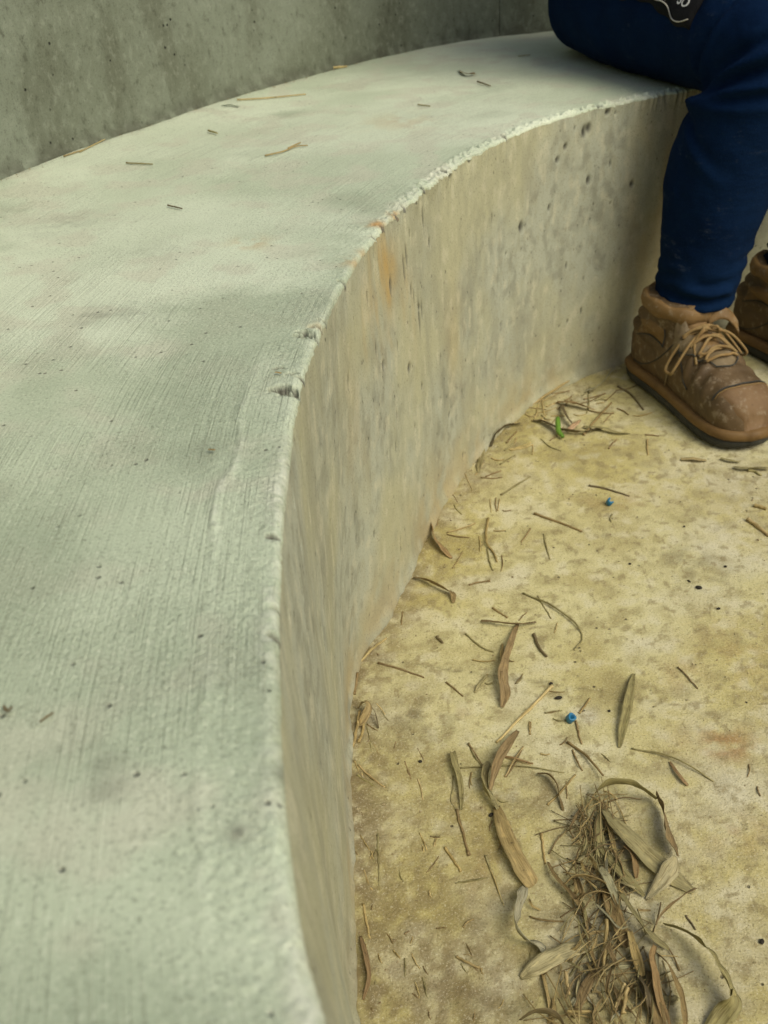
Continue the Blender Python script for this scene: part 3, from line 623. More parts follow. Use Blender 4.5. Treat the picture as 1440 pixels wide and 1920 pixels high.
# ---- boots
def boot(heel, toe, parent, detail):
    heel, toe = np.array([*heel, 0.]), np.array([*toe, 0.]); fwd = toe-heel; ln = np.linalg.norm(fwd); fwd /= ln; lat = np.array([-fwd[1], fwd[0], 0])
    sc = ln/.30
    W_ = lambda p: heel+lat*p[0]*sc+fwd*p[1]*sc+UP*p[2]*sc      # local: x to the wearer's left, y to the toe, z up
    hw = lambda y: np.interp(y, [0, .012, .04, .10, .15, .20, .235, .262, .280, .292, .299], [.012, .030, .038, .037, .042, .050, .053, .050, .042, .028, .010])
    cxo = lambda y: np.interp(y, [0, .1, .2, .3], [0, -.001, .003, .004])
    top = lambda y: np.interp(y, [0, .03, .10, .13, .16, .19, .22, .245, .27, .288, .299], [.10, .13, .138, .135, .121, .106, .095, .089, .080, .064, .044])
    ys = np.array([.0035, .012, .03, .06, .10, .13, .16, .19, .22, .245, .262, .276, .287, .294])
    rings = []
    for y in ys:
        t, b_ = top(y), .004; rings.append((W_((cxo(y), y, (t+b_)/2)), lat, UP, (hw(y)-.0015)*sc, (t-b_)/2*sc, 2.5))
    shaft = [(.055, .066, .036, .062), (.08, .070, .037, .062), (.105, .076, .039, .060), (.125, .081, .042, .058), (.142, .084, .046, .056), (.154, .085, .0465, .055), (.160, .085, .040, .050)]
    parts = [loft(rings, 36), loft([(W_((0, yc, z)), lat, fwd, rx*sc, ry*sc, 2.2) for z, yc, rx, ry in shaft], 36)]
    up_me = fuse(parts, .0032, 5)
    V, Nn = co(up_me), nor(up_me)
    L = np.stack([(V-heel)@lat, (V-heel)@fwd, V[:, 2]], 1)/sc
    crease = .0022*np.sin(L[:, 1]*260+L[:, 0]*22)*np.exp(-((L[:, 1]-.195)/.028)**2)*np.clip((L[:, 2]-.05)/.03, 0, 1)+.0035*np.sin(L[:, 2]*210+L[:, 1]*30)*np.exp(-((L[:, 2]-.115)/.03)**2)*np.clip((.11-L[:, 1])/.04, 0, 1)
    V = V+Nn*((fbm(L[:, 0]*30+L[:, 2]*25, L[:, 1]*30, 3, 171)-.5)*.006+crease*1.5)[:, None]; setco(up_me, V)
    B = bvh(up_me); up_o = link('upper', up_me, M['leather'], parent)
    def outline(grow, y0=0, y1=.3, n=26):
        yy = .5-.5*np.cos(np.linspace(0, math.pi, n)); yy = yy*.300; r_ = [(cxo(y)+hw(y)+grow, y) for y in yy]; l_ = [(cxo(y)-hw(y)-grow, y) for y in yy[::-1]]
        return [(x, y+(grow if y > .25 else -grow if y < .05 else 0)) for x, y in r_+l_]
    def slab(levels, name, mat):
        V, Fs = [], []; n = None
        for z, gw in levels:
            o = outline(gw); n = len(o)
            for x, y in o:
                zz = z+(.006*max(0, (y-.25)/.05)**2 if z < .012 else .0)     # slight toe spring
                V.append(W_((x, y, zz)))
        for i in range(len(levels)-1):
            for k in range(n): Fs.append((i*n+k, i*n+(k+1) % n, (i+1)*n+(k+1) % n, (i+1)*n+k))
        Fs.append(tuple(range(n-1, -1, -1))); Fs.append(tuple((len(levels)-1)*n+k for k in range(n)))
        return link(name, mesh(V, Fs), mat, parent)
    slab([(.0008, -.003), (.004, .001), (.010, .0022), (.0185, .002), (.019, .0)], 'outsole', M['rubber'])
    slab([(.0188, .001), (.0192, .0036), (.0225, .0048), (.029, .0040), (.0325, .0012), (.033, -.004)], 'midsole', M['welt'])
    def drop(x, y, off, frm=UP):
        p = W_((x, y, 0)); h = B.ray_cast(Vector(p+UP*.4), Vector(-UP), .6)
        if h[0] is None: return p+UP*.03
        return np.array(h[0])+np.array(h[1])*off*sc
    def side_hit(s_, y, z, off):
        p = W_((s_*.2, y, z)); h = B.ray_cast(Vector(p), Vector(lat*-s_), .4)
        if h[0] is None: return W_((s_*.03, y, z))
        return np.array(h[0])+np.array(h[1])*off*sc
    def patch(fn, na, nb, name, mat, thick=.0016, par=None):
        G = np.zeros((na, nb, 3))
        for i in range(na):
            for j in range(nb):
                a, b_ = i/(na-1), j/(nb-1); ed = min(1, min(i, na-1-i, j, nb-1-j)/1.6)
                G[i, j] = fn(a, b_, -.0008+(thick+.0008)*ed)
        return link(name, grid_mesh(G), mat, par or parent)
    # toe cap, from a curved seam to the welt
    def capf(a, b_, off):
        ang = R(-100)+R(200)*b_; el = a
        sx = math.sin(ang); y0 = .243+.010*math.cos(ang*.9)
        zz = .034+(top(.25)-.036)*math.cos(ang)**2
        # walk from the seam (a=0) to the toe (a=1)
        if abs(ang) < R(62):
            return drop(cxo(.25)+.044*(ang/R(62))*(1-.45*a), y0+(.050*a)*(1-.18*(ang/R(62))**2), off)
        s_ = 1 if ang > 0 else -1; k = (abs(ang)-R(62))/R(38)
        top_pt = drop(cxo(.25)+.044*s_*(1-.45*a), y0+.050*a*.82, off); low = W_((cxo(.25)+s_*(hw(min(.292, .246+.046*a))-.003+off), .246+.046*a, .035))
        return between(top_pt, low, k**.8)
    patch(capf, 16, 30, 'toe_cap', M['leather2'], .0018)
    seam = [capf(0.02, b_, .0016) for b_ in np.linspace(.04, .96, 26)]
    v, f = tube(seam, .0011*sc, 6, 60); link('toe_seam', mesh(v, f), M['rubber'], parent)
    v, f = tube([capf(0.10, b_, .0019) for b_ in np.linspace(.06, .94, 26)], .0007*sc, 6, 60); link('toe_stitching', mesh(v, f), M['lace'], parent)
    # eyestay: U-shaped facing with the laces
    def vamp(a, b_, off):
        ang = R(-90)+R(180)*b_; y = .222-.085*(1-math.cos(ang))*1.0 if False else .128+.094*math.cos(ang)**1.0
        x = .039*math.sin(ang)
        return drop(cxo(y)+x*(.42+.58*a), .128+(y-.128)*(.55+.45*a), off)
    patch(vamp, 8, 30, 'eyestay', M['facing'], .0034)
    v, f = tube([vamp(.97, b_, .0026) for b_ in np.linspace(.02, .98, 30)], .0010*sc, 6, 70); link('eyestay_seam', mesh(v, f), M['rubber'], parent)
    patch(lambda a, b_, off: drop((-.017+.034*b_), .118+.075*a, off), 14, 8, 'tongue', M['collar'], .0022)
    # quarter panel and padded collar
    def quarter(s_):
        def q(a, b_, off):
            y = .040+.072*a; z = .084+.030*b_+.012*math.sin(a*2.6); return side_hit(s_, y, z, off)
        return q
    for s_ in (-1, 1):
        pn = patch(quarter(s_), 14, 8, 'ankle_panel', M['collar'], .0024)
        q = quarter(s_); v, f = tube([q(a, .04, .0015) for a in np.linspace(0, 1, 12)]+[q(1, b_, .0015) for b_ in np.linspace(.1, 1, 6)], .0009*sc, 6, 40); link('panel_seam', mesh(v, f), M['rubber'], pn)
        v, f = tube([side_hit(s_, y, .036+.075*((y-.03)/.11)**2 if y < .14 else .111-(y-.14)*1.1, .0006) for y in np.linspace(.03, .19, 18)], .0009*sc, 6, 50); link('side_seam', mesh(v, f), M['rubber'], parent)
    col_rings = []
    V, Fs = [], []
    nn, mm = 40, 8
    for i in range(nn):
        t = 2*math.pi*i/nn; dip = .012*max(0, math.sin(t))**2
        c = W_((.0450*math.cos(t), .085+.054*math.sin(t), .150-dip*.6)); nrm = lat*math.cos(t)+fwd*math.sin(t)
        rr = .0085+.0014*math.sin(t*7)
        for j in range(mm):
            p = 2*math.pi*j/mm; V.append(c+(nrm*math.cos(p)*rr*.75+UP*math.sin(p)*rr*1.5)*sc)
    for i in range(nn):
        for j in range(mm): Fs.append((i*mm+j, ((i+1) % nn)*mm+j, ((i+1) % nn)*mm+(j+1) % mm, i*mm+(j+1) % mm))
    link('padded_collar', mesh(V, Fs), M['collar'], parent)
    # eyelets and criss-cross laces
    rows = [.200, .182, .163, .146]
    for i, y in enumerate(rows):
        hwx = .024+.001*i
        for s_ in (-1, 1):
            p = drop(s_*hwx, y, .0032); v, f = tube([p-UP*.0015, p+UP*.0012], .0034*sc, 10, 3); link('eyelet', mesh(v, f), M['eyelet'], parent)
        if i < 3:
            for s_ in (-1, 1):
                pts = [drop(s_*hwx*(1-2*k), y+(rows[i+1]-y)*k, .0045+.004*math.sin(k*math.pi)+(.0025 if s_ > 0 else 0)*math.sin(k*math.pi)) for k in np.linspace(0, 1, 7)]
                v, f = tube(pts, .0023*sc, 7, 30); link('lace', mesh(v, f), M['lace'], parent)
        pts = [drop(hwx*(1-2*k), y+.002, .0036+.0045*math.sin(k*math.pi)) for k in np.linspace(0, 1, 7)]
        v, f = tube(pts, .0023*sc, 7, 30); link('lace', mesh(v, f), M['lace'], parent)
    if detail:
        kn = drop(.0, .153, .008)
        v, f = tube([kn-lat*.008, kn, kn+lat*.008], [.004, .0055, .004], 8, 12); link('lace_knot', mesh(v, f), M['lace'], parent)
        for s_, drop_, fw_ in ((-1, -.058, .022), (1, -.040, .030)):
            l0 = kn+lat*s_*.004
            tip = W_((-.052, .150, .076)) if s_ < 0 else W_((.060, .165, .090))
            pts = [l0, between(l0, tip, .5)+UP*.012-fwd*.006, tip-fwd*.004, tip+fwd*.009-UP*.006, tip+fwd*.016+UP*.004, between(l0, tip, .5)+UP*.014+fwd*.012, l0+fwd*.003]
            v, f = tube(pts, .0022, 7, 60); link('lace_loop', mesh(v, f), M['lace'], parent)
            e0 = drop(s_*.020, .165, .006); pts = [l0, l0+lat*s_*.008+fwd*.012+UP*.006, e0, drop(s_*.030, .188, .005)]
            v, f = tube(pts, .0021, 7, 30); link('lace_end', mesh(v, f), M['lace'], parent)
        # pull tab standing out from the tongue
        t0 = W_((.016, .140, .136)); dirn = lat*.92+fwd*.25; dirn /= np.linalg.norm(dirn)
        G = np.zeros((14, 5, 3))
        for i in range(14):
            k = i/13; c = t0+dirn*.050*k+UP*(.018*math.sin(k*2.2)-.032*k*k)
            wv = (fwd*.45-UP*.9*(1-.2*k)); wv = wv-dirn*np.dot(wv, dirn); wv /= np.linalg.norm(wv)
            for j in range(5): G[i, j] = c+wv*(.012*(j/4-.5))*2*.75
        o = link('pull_tab', grid_mesh(G), M['collar'], parent); md = o.modifiers.new('t', 'SOLIDIFY'); md.thickness = .003
HEEL_R, TOE_R = (.450, 1.476), (.541, 1.184)
rb_o = empty('boot', (*HEEL_R, 0)); 
def boot_under(heel, toe, detail, lab):
    o = empty('boot', (*heel, 0)); o.parent = person; o.matrix_parent_inverse = Matrix.Translation(person.location).inverted(); o['label'] = lab
    bpy.context.view_layer.update()
    class P: pass
    boot(heel, toe, o, detail); return o
bpy.data.objects.remove(rb_o)
boot_under(HEEL_R, TOE_R, True, 'tan leather lace-up work boot on the right foot, nearer the bench face')
hl = np.array(HEEL_R)+LEFT[:2]*.225-FWD[:2]*.035; tl = hl+(np.array(TOE_R)-np.array(HEEL_R))*.98+LEFT[:2]*.03
boot_under(tuple(hl), tuple(tl), False, 'tan leather work boot on the left foot, half out of the picture')
for A_ in (ANK_R, ANK_L):
    v, f = loft([(np.array([A_[0], A_[1], z]), LEFT, FWD, .046, .048, 2) for z in (.13, .15, .175, .19)], 24)
    link('sock', mesh(v, f), M['black'], person)
# parents: keep every part where it was modelled
bpy.context.view_layer.update()

# ------------------------------------------------------------------ dry leaves, stalks and small litter
# colours of the dry leaf matter
TAN, OLIVE, PALE, BROWN, DARK, STRAW, RED, GREY = (.42, .325, .145, 1), (.32, .285, .135, 1), (.48, .43, .24, 1), (.27, .198, .092, 1), (.165, .132, .070, 1), (.52, .42, .20, 1), (.32, .218, .100, 1), (.40, .38, .25, 1)
def ground_z(x, y):              # the same gentle unevenness as the floor
    return float((fbm(x*8, y*8, 3, 101)-.5)*.003+(fbm(x*150, y*150, 3, 103)-.5)*.0012)
def px_of(frame, x, y):
    ox, oy, k = dict(A=(860, 1240, 2.483), B=(640, 960, 2.878), D=(620, 640, 2.3226), E=(620, 1500, 3.2727), S=(0, 0, 2.0), U=(700, 0, 3.273), P=(0, 0, 1.0), Q=(1140, 840, 4.8), H=(1060, 1440, 3.789), G=(1080, 480, 4.0))[frame]
    return ox+x/k, oy+y/k
_k = [0]
def pts3(frame, pts, level):
    out = []
    for q in pts:
        px, py = px_of(frame, q[0], q[1]); z = (q[3] if len(q) > 3 else 0.0)
        P = at(px, py, level+z); out.append((P, (q[2] if len(q) > 2 else 3)*depth(P)/FPX, q[4] if len(q) > 4 else 0.0))
    return out
def finish(name, me, mat, color, label, cat, group):
    V = co(me); c = V.mean(0); c[2] = V[:, 2].min(); setco(me, V-c)
    o = bpy.data.objects.new(name, me); COL.objects.link(o); o.location = tuple(c); me.materials.append(mat); me.shade_smooth()
    if color: 
        j = 1.2+rng.uniform(-.16, .16); o.color = (color[0]*j, color[1]*j, color[2]*j*(1+rng.uniform(-.08, .08)), 1)
    return tag(o, label, cat, group)
def blade(frame, pts, color, label, level=0.0, fold_=.12, name='dry_leaf', group='dry leaf blades', cat='leaf', rest=True):
    """a dry leaf blade: points (x, y, width, lift, roll)"""
    _k[0] += 1; sd = _k[0]*13
    Q = pts3(frame, pts, level); n = max(14, 7*len(Q))
    C = catmull([np.r_[p, w_, ro] for p, w_, ro in Q], n); P, Wd, Ro = C[:, :3], np.maximum(C[:, 3], .0006), np.radians(C[:, 4]); Wd = Wd.max()*(Wd/Wd.max())**.72*(1+.30*np.abs(np.sin(Ro)))
    T = np.gradient(P, axis=0); T /= np.linalg.norm(T, axis=1)[:, None]
    us = np.array([-1, -.5, 0, .5, 1.0]); V, UVs = [], []; L = np.r_[0, np.cumsum(np.linalg.norm(np.diff(P, axis=0), axis=1))]
    th = .00014
    for i in range(n):
        S = np.cross(T[i], UP); S /= np.linalg.norm(S)+1e-9; N_ = np.cross(S, T[i]); c_, s_ = math.cos(Ro[i]), math.sin(Ro[i])
        s2 = S*c_+N_*s_; n2 = N_*c_-S*s_
        hw_ = Wd[i]/2*(1+.10*(vnoise(L[i]*140, 1.5, sd)-.5)*2)
        row = []
        for u in us:
            lift = fold_*abs(u)*Wd[i]+(vnoise(L[i]*110, u*1.3+5, sd+3)-.5)*.22*Wd[i]+.10*Wd[i]*u*u*u*math.sin(L[i]*60+sd)
            row.append(P[i]+s2*u*hw_+n2*lift)
        row = np.array(row); low = row[:, 2].min(); g0 = level+(ground_z(P[i][0], P[i][1]) if level == 0 else .0012)+.0007
        if low < g0: row[:, 2] += g0-low
        V += list(row+n2*th); V += list(row[::-1]-n2*th)
        UVs += [(L[i]*30, .5+u/2) for u in us]+[(L[i]*30, .5+u/2) for u in us[::-1]]
    Fs = []
    for i in range(n-1):
        for k in range(10): Fs.append((i*10+k, i*10+(k+1) % 10, (i+1)*10+(k+1) % 10, (i+1)*10+k))
    Fs.append(tuple(range(9, -1, -1))); Fs.append(tuple((n-1)*10+k for k in range(10)))
    me = mesh(V, Fs); l = me.uv_layers.new(name='uv'); UVs = np.array(UVs)
    idx = np.empty(len(me.loops), np.int32); me.loops.foreach_get('vertex_index', idx); l.data.foreach_set('uv', UVs[idx].reshape(-1).astype(np.float32))
    return finish(name, me, M['leaf'], color, label, cat, group)
def stick(frame, pts, wpx, color, label, level=0.0, knob=0, name='dry_stalk', group='dry stalks and straws', cat='stalk', taper=.75):
    _k[0] += 1; sd = _k[0]*7
    Q = pts3(frame, [(q[0], q[1], wpx, q[2] if len(q) > 2 else 0.0) for q in pts], level)
    P = np.array([p for p, _, _ in Q]); r = np.mean([w_ for _, w_, _ in Q])/2*.78
    n = max(7, 5*len(P)); C = catmull(P, n); rr = r*np.linspace(1, taper, n)
    for k in (0, n//2): rr[k] *= 1.12
    if knob: rr[-1] *= 1.7; rr[-2] *= 1.5
    C[:, 0] += (np.array([vnoise(i*.7, 3, sd) for i in range(n)])-.5)*r*.8
    for i in range(n):
        g0 = level+(ground_z(C[i, 0], C[i, 1]) if level == 0 else .0012); C[i, 2] = max(C[i, 2], g0+rr[i]*.85)
    v, f = tube(C, rr, 7, n); me = mesh(v, f); l = me.uv_layers.new(name='uv')
    idx = np.empty(len(me.loops), np.int32); me.loops.foreach_get('vertex_index', idx)
    uvs = np.array([(i*.12, (k % 7)/7*.25) for i in range(n) for k in range(7)]); l.data.foreach_set('uv', uvs[idx].reshape(-1).astype(np.float32))
    return finish(name, me, M['leaf'], color, label, cat, group)

# --- the tangle of leaves, lower right
blade('A', [(672,690,4,.010),(740,765,26,.014),(840,862,36,.012),(950,965,38,.006),(1030,1030,28,.002),(1096,1074,7,.001)], OLIVE, 'broad flat olive leaf fanning from the top of the tangle towards lower right', fold_=.05)
blade('A', [(640,610,8,.006,30),(690,578,17,.016,55),(760,566,22,.022,62),(850,592,22,.018,62),(918,640,9,.008,70)], OLIVE, 'olive leaf arching over the top of the tangle, right of its stem')
blade('A', [(918,618,10,.010,70),(950,690,22,.011,66),(968,800,25,.012,64),(990,860,26,.012,64),(1012,905,16,.010,72)], BROWN, 'brown leaf standing on edge along the right side of the upper loop')
blade('A', [(1008,905,6,.012,60),(985,965,30,.010,25),(935,1040,22,.006,10),(876,1108,4,.002)], PALE, 'pale folded leaf tip crossing the broad olive leaf')
blade('A', [(668,690,5,.006),(652,760,15,.006),(655,850,18,.006),(664,945,6,.003)], OLIVE, 'narrow green-brown leaf hanging straight down from the top of the tangle')
blade('A', [(650,860,5,.005),(720,935,17,.008),(790,1020,19,.007),(865,1092,4,.003)], OLIVE, 'olive leaf pointing lower right beneath the narrow hanging leaf')
blade('A', [(770,858,6,.010,30),(805,895,13,.008,50),(822,950,12,.006,40),(826,1010,4,.002)], RED, 'short reddish brown curl between the two olive leaves')
blade('A', [(690,720,4,.008),(705,790,9,.008,20),(725,870,7,.004),(740,900,3,.003)], TAN, 'thin tan leaf sliver beside the broad olive leaf base')
blade('A', [(492,1040,8,.006,50),(545,1003,12,.014,65),(620,1005,12,.016,70),(685,1042,8,.010,60),(700,1080,5,.004,60)], TAN, 'upper of two pale arched leaves in the middle of the tangle')
blade('A', [(555,1120,5,.004,40),(590,1088,9,.010,60),(650,1072,11,.012,65),(722,1086,5,.008,50)], TAN, 'lower of two pale arched leaves in the middle of the tangle')
blade('A', [(682,1060,10,.006),(705,1130,24,.008),(740,1220,28,.007),(775,1300,24,.006),(790,1330,8,.004)], BROWN, 'wide dark brown sheath running down the middle of the tangle', fold_=.22)
blade('A', [(655,960,6,.010),(690,1010,16,.012),(725,1085,15,.010),(760,1180,8,.006)], GREY, 'grey papery strip above the wide brown sheath')
blade('A', [(740,1060,6,.010),(800,1150,13,.012,30),(850,1230,16,.012,40),(905,1285,20,.010,20),(978,1340,3,.004)], OLIVE, 'twisted olive leaf with a split tip right of the brown sheath')
blade('A', [(905,1275,7,.004,70),(925,1215,11,.008,75),(985,1140,10,.012,70),(1050,1090,9,.014,60),(1106,1056,3,.012,30)], BROWN, 'thin twisted brown leaf rising to the tip of the broad olive leaf')
blade('A', [(908,1318,6,.012,60),(886,1385,18,.014,40),(905,1470,17,.012,30),(930,1580,15,.008,20),(975,1700,9,.004)], RED, 'pinkish folded leaf running to the bottom edge right of the tangle', fold_=.35)
blade('A', [(922,1350,7,.010),(918,1440,12,.009),(935,1560,13,.007),(960,1700,9,.004)], GREY, 'pale grey strip lying along the pinkish folded leaf')
blade('A', [(885,1440,6,.006),(900,1540,20,.007),(925,1640,26,.006),(940,1720,24,.005)], BROWN, 'red-brown leaf under the pinkish folded leaf at the bottom edge', fold_=.2)
blade('A', [(955,1224,5,.004,50),(1060,1262,14,.012,64),(1150,1330,21,.018,66),(1215,1425,25,.020,64),(1262,1518,25,.018,60),(1274,1560,20,.016,50)], OLIVE, 'long thin leaf standing on edge in a wide loop at lower right')
blade('A', [(1270,1525,14,.017,60),(1272,1590,30,.012,25),(1228,1655,38,.005,8),(1160,1740,28,.001)], OLIVE, 'broad olive leaf end turning back from the wide loop at lower right')
blade('A', [(915,1352,6,.008,40),(965,1400,13,.012,60),(1000,1470,18,.014,64),(1030,1560,19,.013,66),(1046,1650,19,.012,66),(1040,1730,14,.010,70)], BROWN, 'inner looped leaf on edge between pinkish leaf and wide loop')
blade('A', [(905,1545,4,.001),(950,1575,16,.001),(990,1580,16,.001),(1020,1560,4,.001)], OLIVE, 'flat olive leaf scrap inside the inner loop')
blade('A', [(275,325,4,.004,20),(225,385,13,.008,35),(180,450,17,.012,50),(152,520,18,.012,55),(140,598,6,.006,60)], BROWN, 'curled brown leaf below the long pale straw', fold_=.3)
blade('A', [(140,470,5,.004,30),(115,510,13,.008,55),(118,580,15,.010,60),(150,640,14,.008,40),(182,690,10,.004,20)], OLIVE, 'olive leaf neck curving round left of the curled brown leaf', fold_=.25)
blade('A', [(176,675,9,.004),(205,770,26,.007),(250,880,32,.008),(300,975,34,.006),(335,1030,30,.003),(346,1046,12,.002)], TAN, 'wide golden tan leaf slanting down left of the tangle', fold_=.10)
blade('A', [(310,1046,6,.003,20),(285,1110,18,.012,55),(265,1190,22,.018,70),(272,1245,22,.018,75),(310,1300,26,.012,60),(365,1325,26,.006,30),(405,1345,8,.002)], GREY, 'pale grey-green ribbon leaf curling below the golden tan leaf', fold_=.06)
blade('A', [(288,1474,5,.002),(350,1432,28,.007),(430,1385,36,.010),(520,1345,30,.008),(600,1322,22,.006),(655,1306,8,.004)], PALE, 'broad pale yellow-green leaf slanting into the tangle from the left', fold_=.06)
blade('A', [(365,524,4,.002,30),(420,532,13,.008,50),(452,570,12,.008,60),(468,630,7,.004,60),(486,695,3,.001)], BROWN, 'hooked brown leaf curl above the pile of straw')
blade('A', [(815,60,3,.001),(800,130,14,.004,10),(782,220,18,.005,10),(763,310,14,.004,10),(756,360,9,.003),(749,402,3,.001)], OLIVE, 'upright narrow olive leaf alone near the blue bead', fold_=.22)
blade('A', [(290,1672,6,.010,60),(340,1640,17,.018,65),(410,1636,19,.020,70),(460,1668,16,.014,70),(495,1720,10,.008,70)], DARK, 'dark arched leaf at the bottom edge left of the tangle')
blade('A', [(388,1440,4,.002),(402,1500,7,.004,30),(420,1590,6,.003,20),(428,1680,4,.001)], TAN, 'thin crooked leaf strip above the dark arched leaf')
blade('A', [(655,1420,6,.005),(615,1480,15,.006),(580,1545,19,.006),(555,1610,14,.003),(540,1660,5,.002)], BROWN, 'olive-brown leaf slanting down left in the lower pile', fold_=.16)
blade('A', [(700,870,4,.008),(750,930,6,.010,40),(775,1010,5,.006,60),(790,1050,3,.003)], BROWN, 'thin dark sliver crossing the olive leaves')
blade('A', [(640,1130,3,.012),(690,1180,5,.012,20),(745,1240,5,.012,20),(790,1235,2,.010)], GREY, 'thin grey splinter lying across the brown sheath')
blade('A', [(415,935,4,.004),(450,1000,8,.008,30),(520,1080,11,.008,40),(570,1150,9,.006,40),(595,1215,4,.004)], BROWN, 'narrow brown leaf running along the left of the tangle')
blade('A', [(595,1210,4,.005),(605,1300,7,.006,40),(635,1410,6,.005,40),(640,1440,3,.003)], BROWN, 'dark thin leaf continuing down past the thick straw')
blade('H', [(455,1160,8,.010),(480,1280,15,.010,10),(520,1400,18,.008),(545,1480,8,.006)], TAN, 'crumpled tan leaf base in the core of the tangle', fold_=.3)
for k, (pp, c_) in enumerate([([(500,1480,5,.006),(540,1580,12,.010,30),(570,1680,12,.009,60),(600,1760,5,.005)], DARK), ([(520,1480,5,.008),(555,1560,10,.014,60),(580,1640,11,.013,20),(590,1700,5,.008)], DARK)]):
    blade('H', pp, c_, ['dark grey twisted stem core low in the tangle', 'second dark twisted strip wound round the stem core'][k], fold_=.35)
# --- single leaves on the floor
blade('B', [(955,600,4,.002),(915,690,9,.006,30),(880,790,13,.008,40),(862,890,17,.008,35),(880,980,17,.006,20),(868,1055,4,.002)], BROWN, 'long folded brown leaf hanging below the crossed leaf', fold_=.3)
blade('B', [(870,710,2,.002),(862,800,8,.005,60),(858,900,9,.006,70),(872,990,5,.003,60)], TAN, 'thin tan leaf lying along the long folded brown leaf')
blade('B', [(752,588,4,.003),(830,594,10,.007,40),(950,606,9,.006,40),(1052,595,4,.003)], BROWN, 'crossed dry brown leaf lying level in mid floor')
blade('B', [(386,355,3,.002),(450,366,9,.006,50),(530,405,12,.007,50),(595,440,12,.005,30),(605,490,4,.002)], BROWN, 'curved brown leaf pointing away from the bend in the bench')
blade('B', [(484,40,3,.006,60),(490,100,11,.009,70),(520,170,13,.007,50),(560,215,9,.004,30),(598,250,2,.001)], RED, 'reddish brown leaf against the foot of the bench bend')
blade('B', [(600,1295,9,.004),(612,1370,14,.005,20),(632,1450,12,.004,30),(645,1530,7,.003,20),(648,1608,3,.001)], OLIVE, 'folded olive leaf left of the golden tan leaf', fold_=.35)
blade('B', [(724,975,3,.001),(745,935,8,.003,10),(788,880,6,.001)], PALE, 'small pale leaf scrap just below the floor crack')
blade('B', [(92,1060,5,.006),(125,1030,14,.016,20),(140,1060,14,.014,50),(110,1130,12,.006,30),(80,1150,10,.002)], TAN, 'crumpled tan leaf at the foot of the bench face', fold_=.2)
blade('B', [(150,1040,3,.010,30),(180,1080,5,.010,60),(200,1165,4,.003,60)], DARK, 'dark arched strip beside the crumpled tan leaf')
blade('D', [(698,458,5,.003,30),(720,405,14,.010,60),(765,370,12,.008,50),(828,358,4,.003)], DARK, 'dark curled leaf at the foot of the bench near the boot')
blade('D', [(645,572,4,.002,20),(652,530,12,.006,40),(660,490,12,.005,40),(664,455,5,.002)], PALE, 'pale yellow leaf standing against the foot of the bench')
blade('D', [(880,345,4,.002),(930,350,10,.006,40),(1000,385,12,.008,40),(1100,395,9,.005,30),(1180,378,4,.002)], DARK, 'dark curved leaf under the green stem bit')
blade('D', [(1100,372,4,.003),(1180,378,8,.006,20),(1250,398,9,.004,20),(1305,402,3,.001)], OLIVE, 'olive leaf tip reaching right from the green stem bit')
blade('D', [(985,265,4,.003),(1050,268,12,.008,30),(1110,285,9,.006,30),(1150,300,3,.002)], RED, 'reddish leaf behind the green stem bit')
blade('D', [(1040,385,8,.010),(1065,362,11,.010,10),(1088,343,3,.006)], (.52, .36, .23, 1), 'small pale pink leaf tip beside the green stem bit')
blade('D', [(1110,215,4,.004),(1165,195,9,.010,40),(1210,150,7,.008,40),(1236,112,3,.003)], GREY, 'pale curved leaf in the shadow behind the boot heel')
blade('D', [(1000,275,4,.004),(1030,330,9,.010,40),(1065,375,5,.005,40)], DARK, 'dark upright scrap left of the green stem bit')
blade('A', [(983,468,3,.001),(1010,510,6,.003,20),(1045,555,9,.003,20),(1068,578,4,.001)], RED, 'small orange-brown leaf right of the tangle top')
blade('E', [(183,835,3,.002),(205,920,9,.005,30),(226,1020,11,.005,40),(232,1100,8,.004,40),(200,1228,3,.001)], RED, 'long reddish leaf lying in the dirt by the bench foot')
blade('Q', [(655,105,6,.001),(740,100,11,.003),(820,108,11,.003),(885,112,5,.001)], STRAW, 'pale straw-coloured leaf just in front of the boot toe')
blade('Q', [(1010,95,5,.001),(1100,112,9,.003),(1180,130,5,.001)], OLIVE, 'grey-green leaf below the boot toe')
blade('Q', [(1130,170,5,.002),(1220,185,11,.004),(1330,182,9,.004,20),(1440,186,8,.003)], OLIVE, 'dark green-grey leaf at the right edge below the boot')
blade('P', [(8,1326,4,.001),(14,1334,7,.002,20),(24,1328,3,.001)], BROWN, 'small brown leaf scrap on the seat at the left edge', level=SEAT)
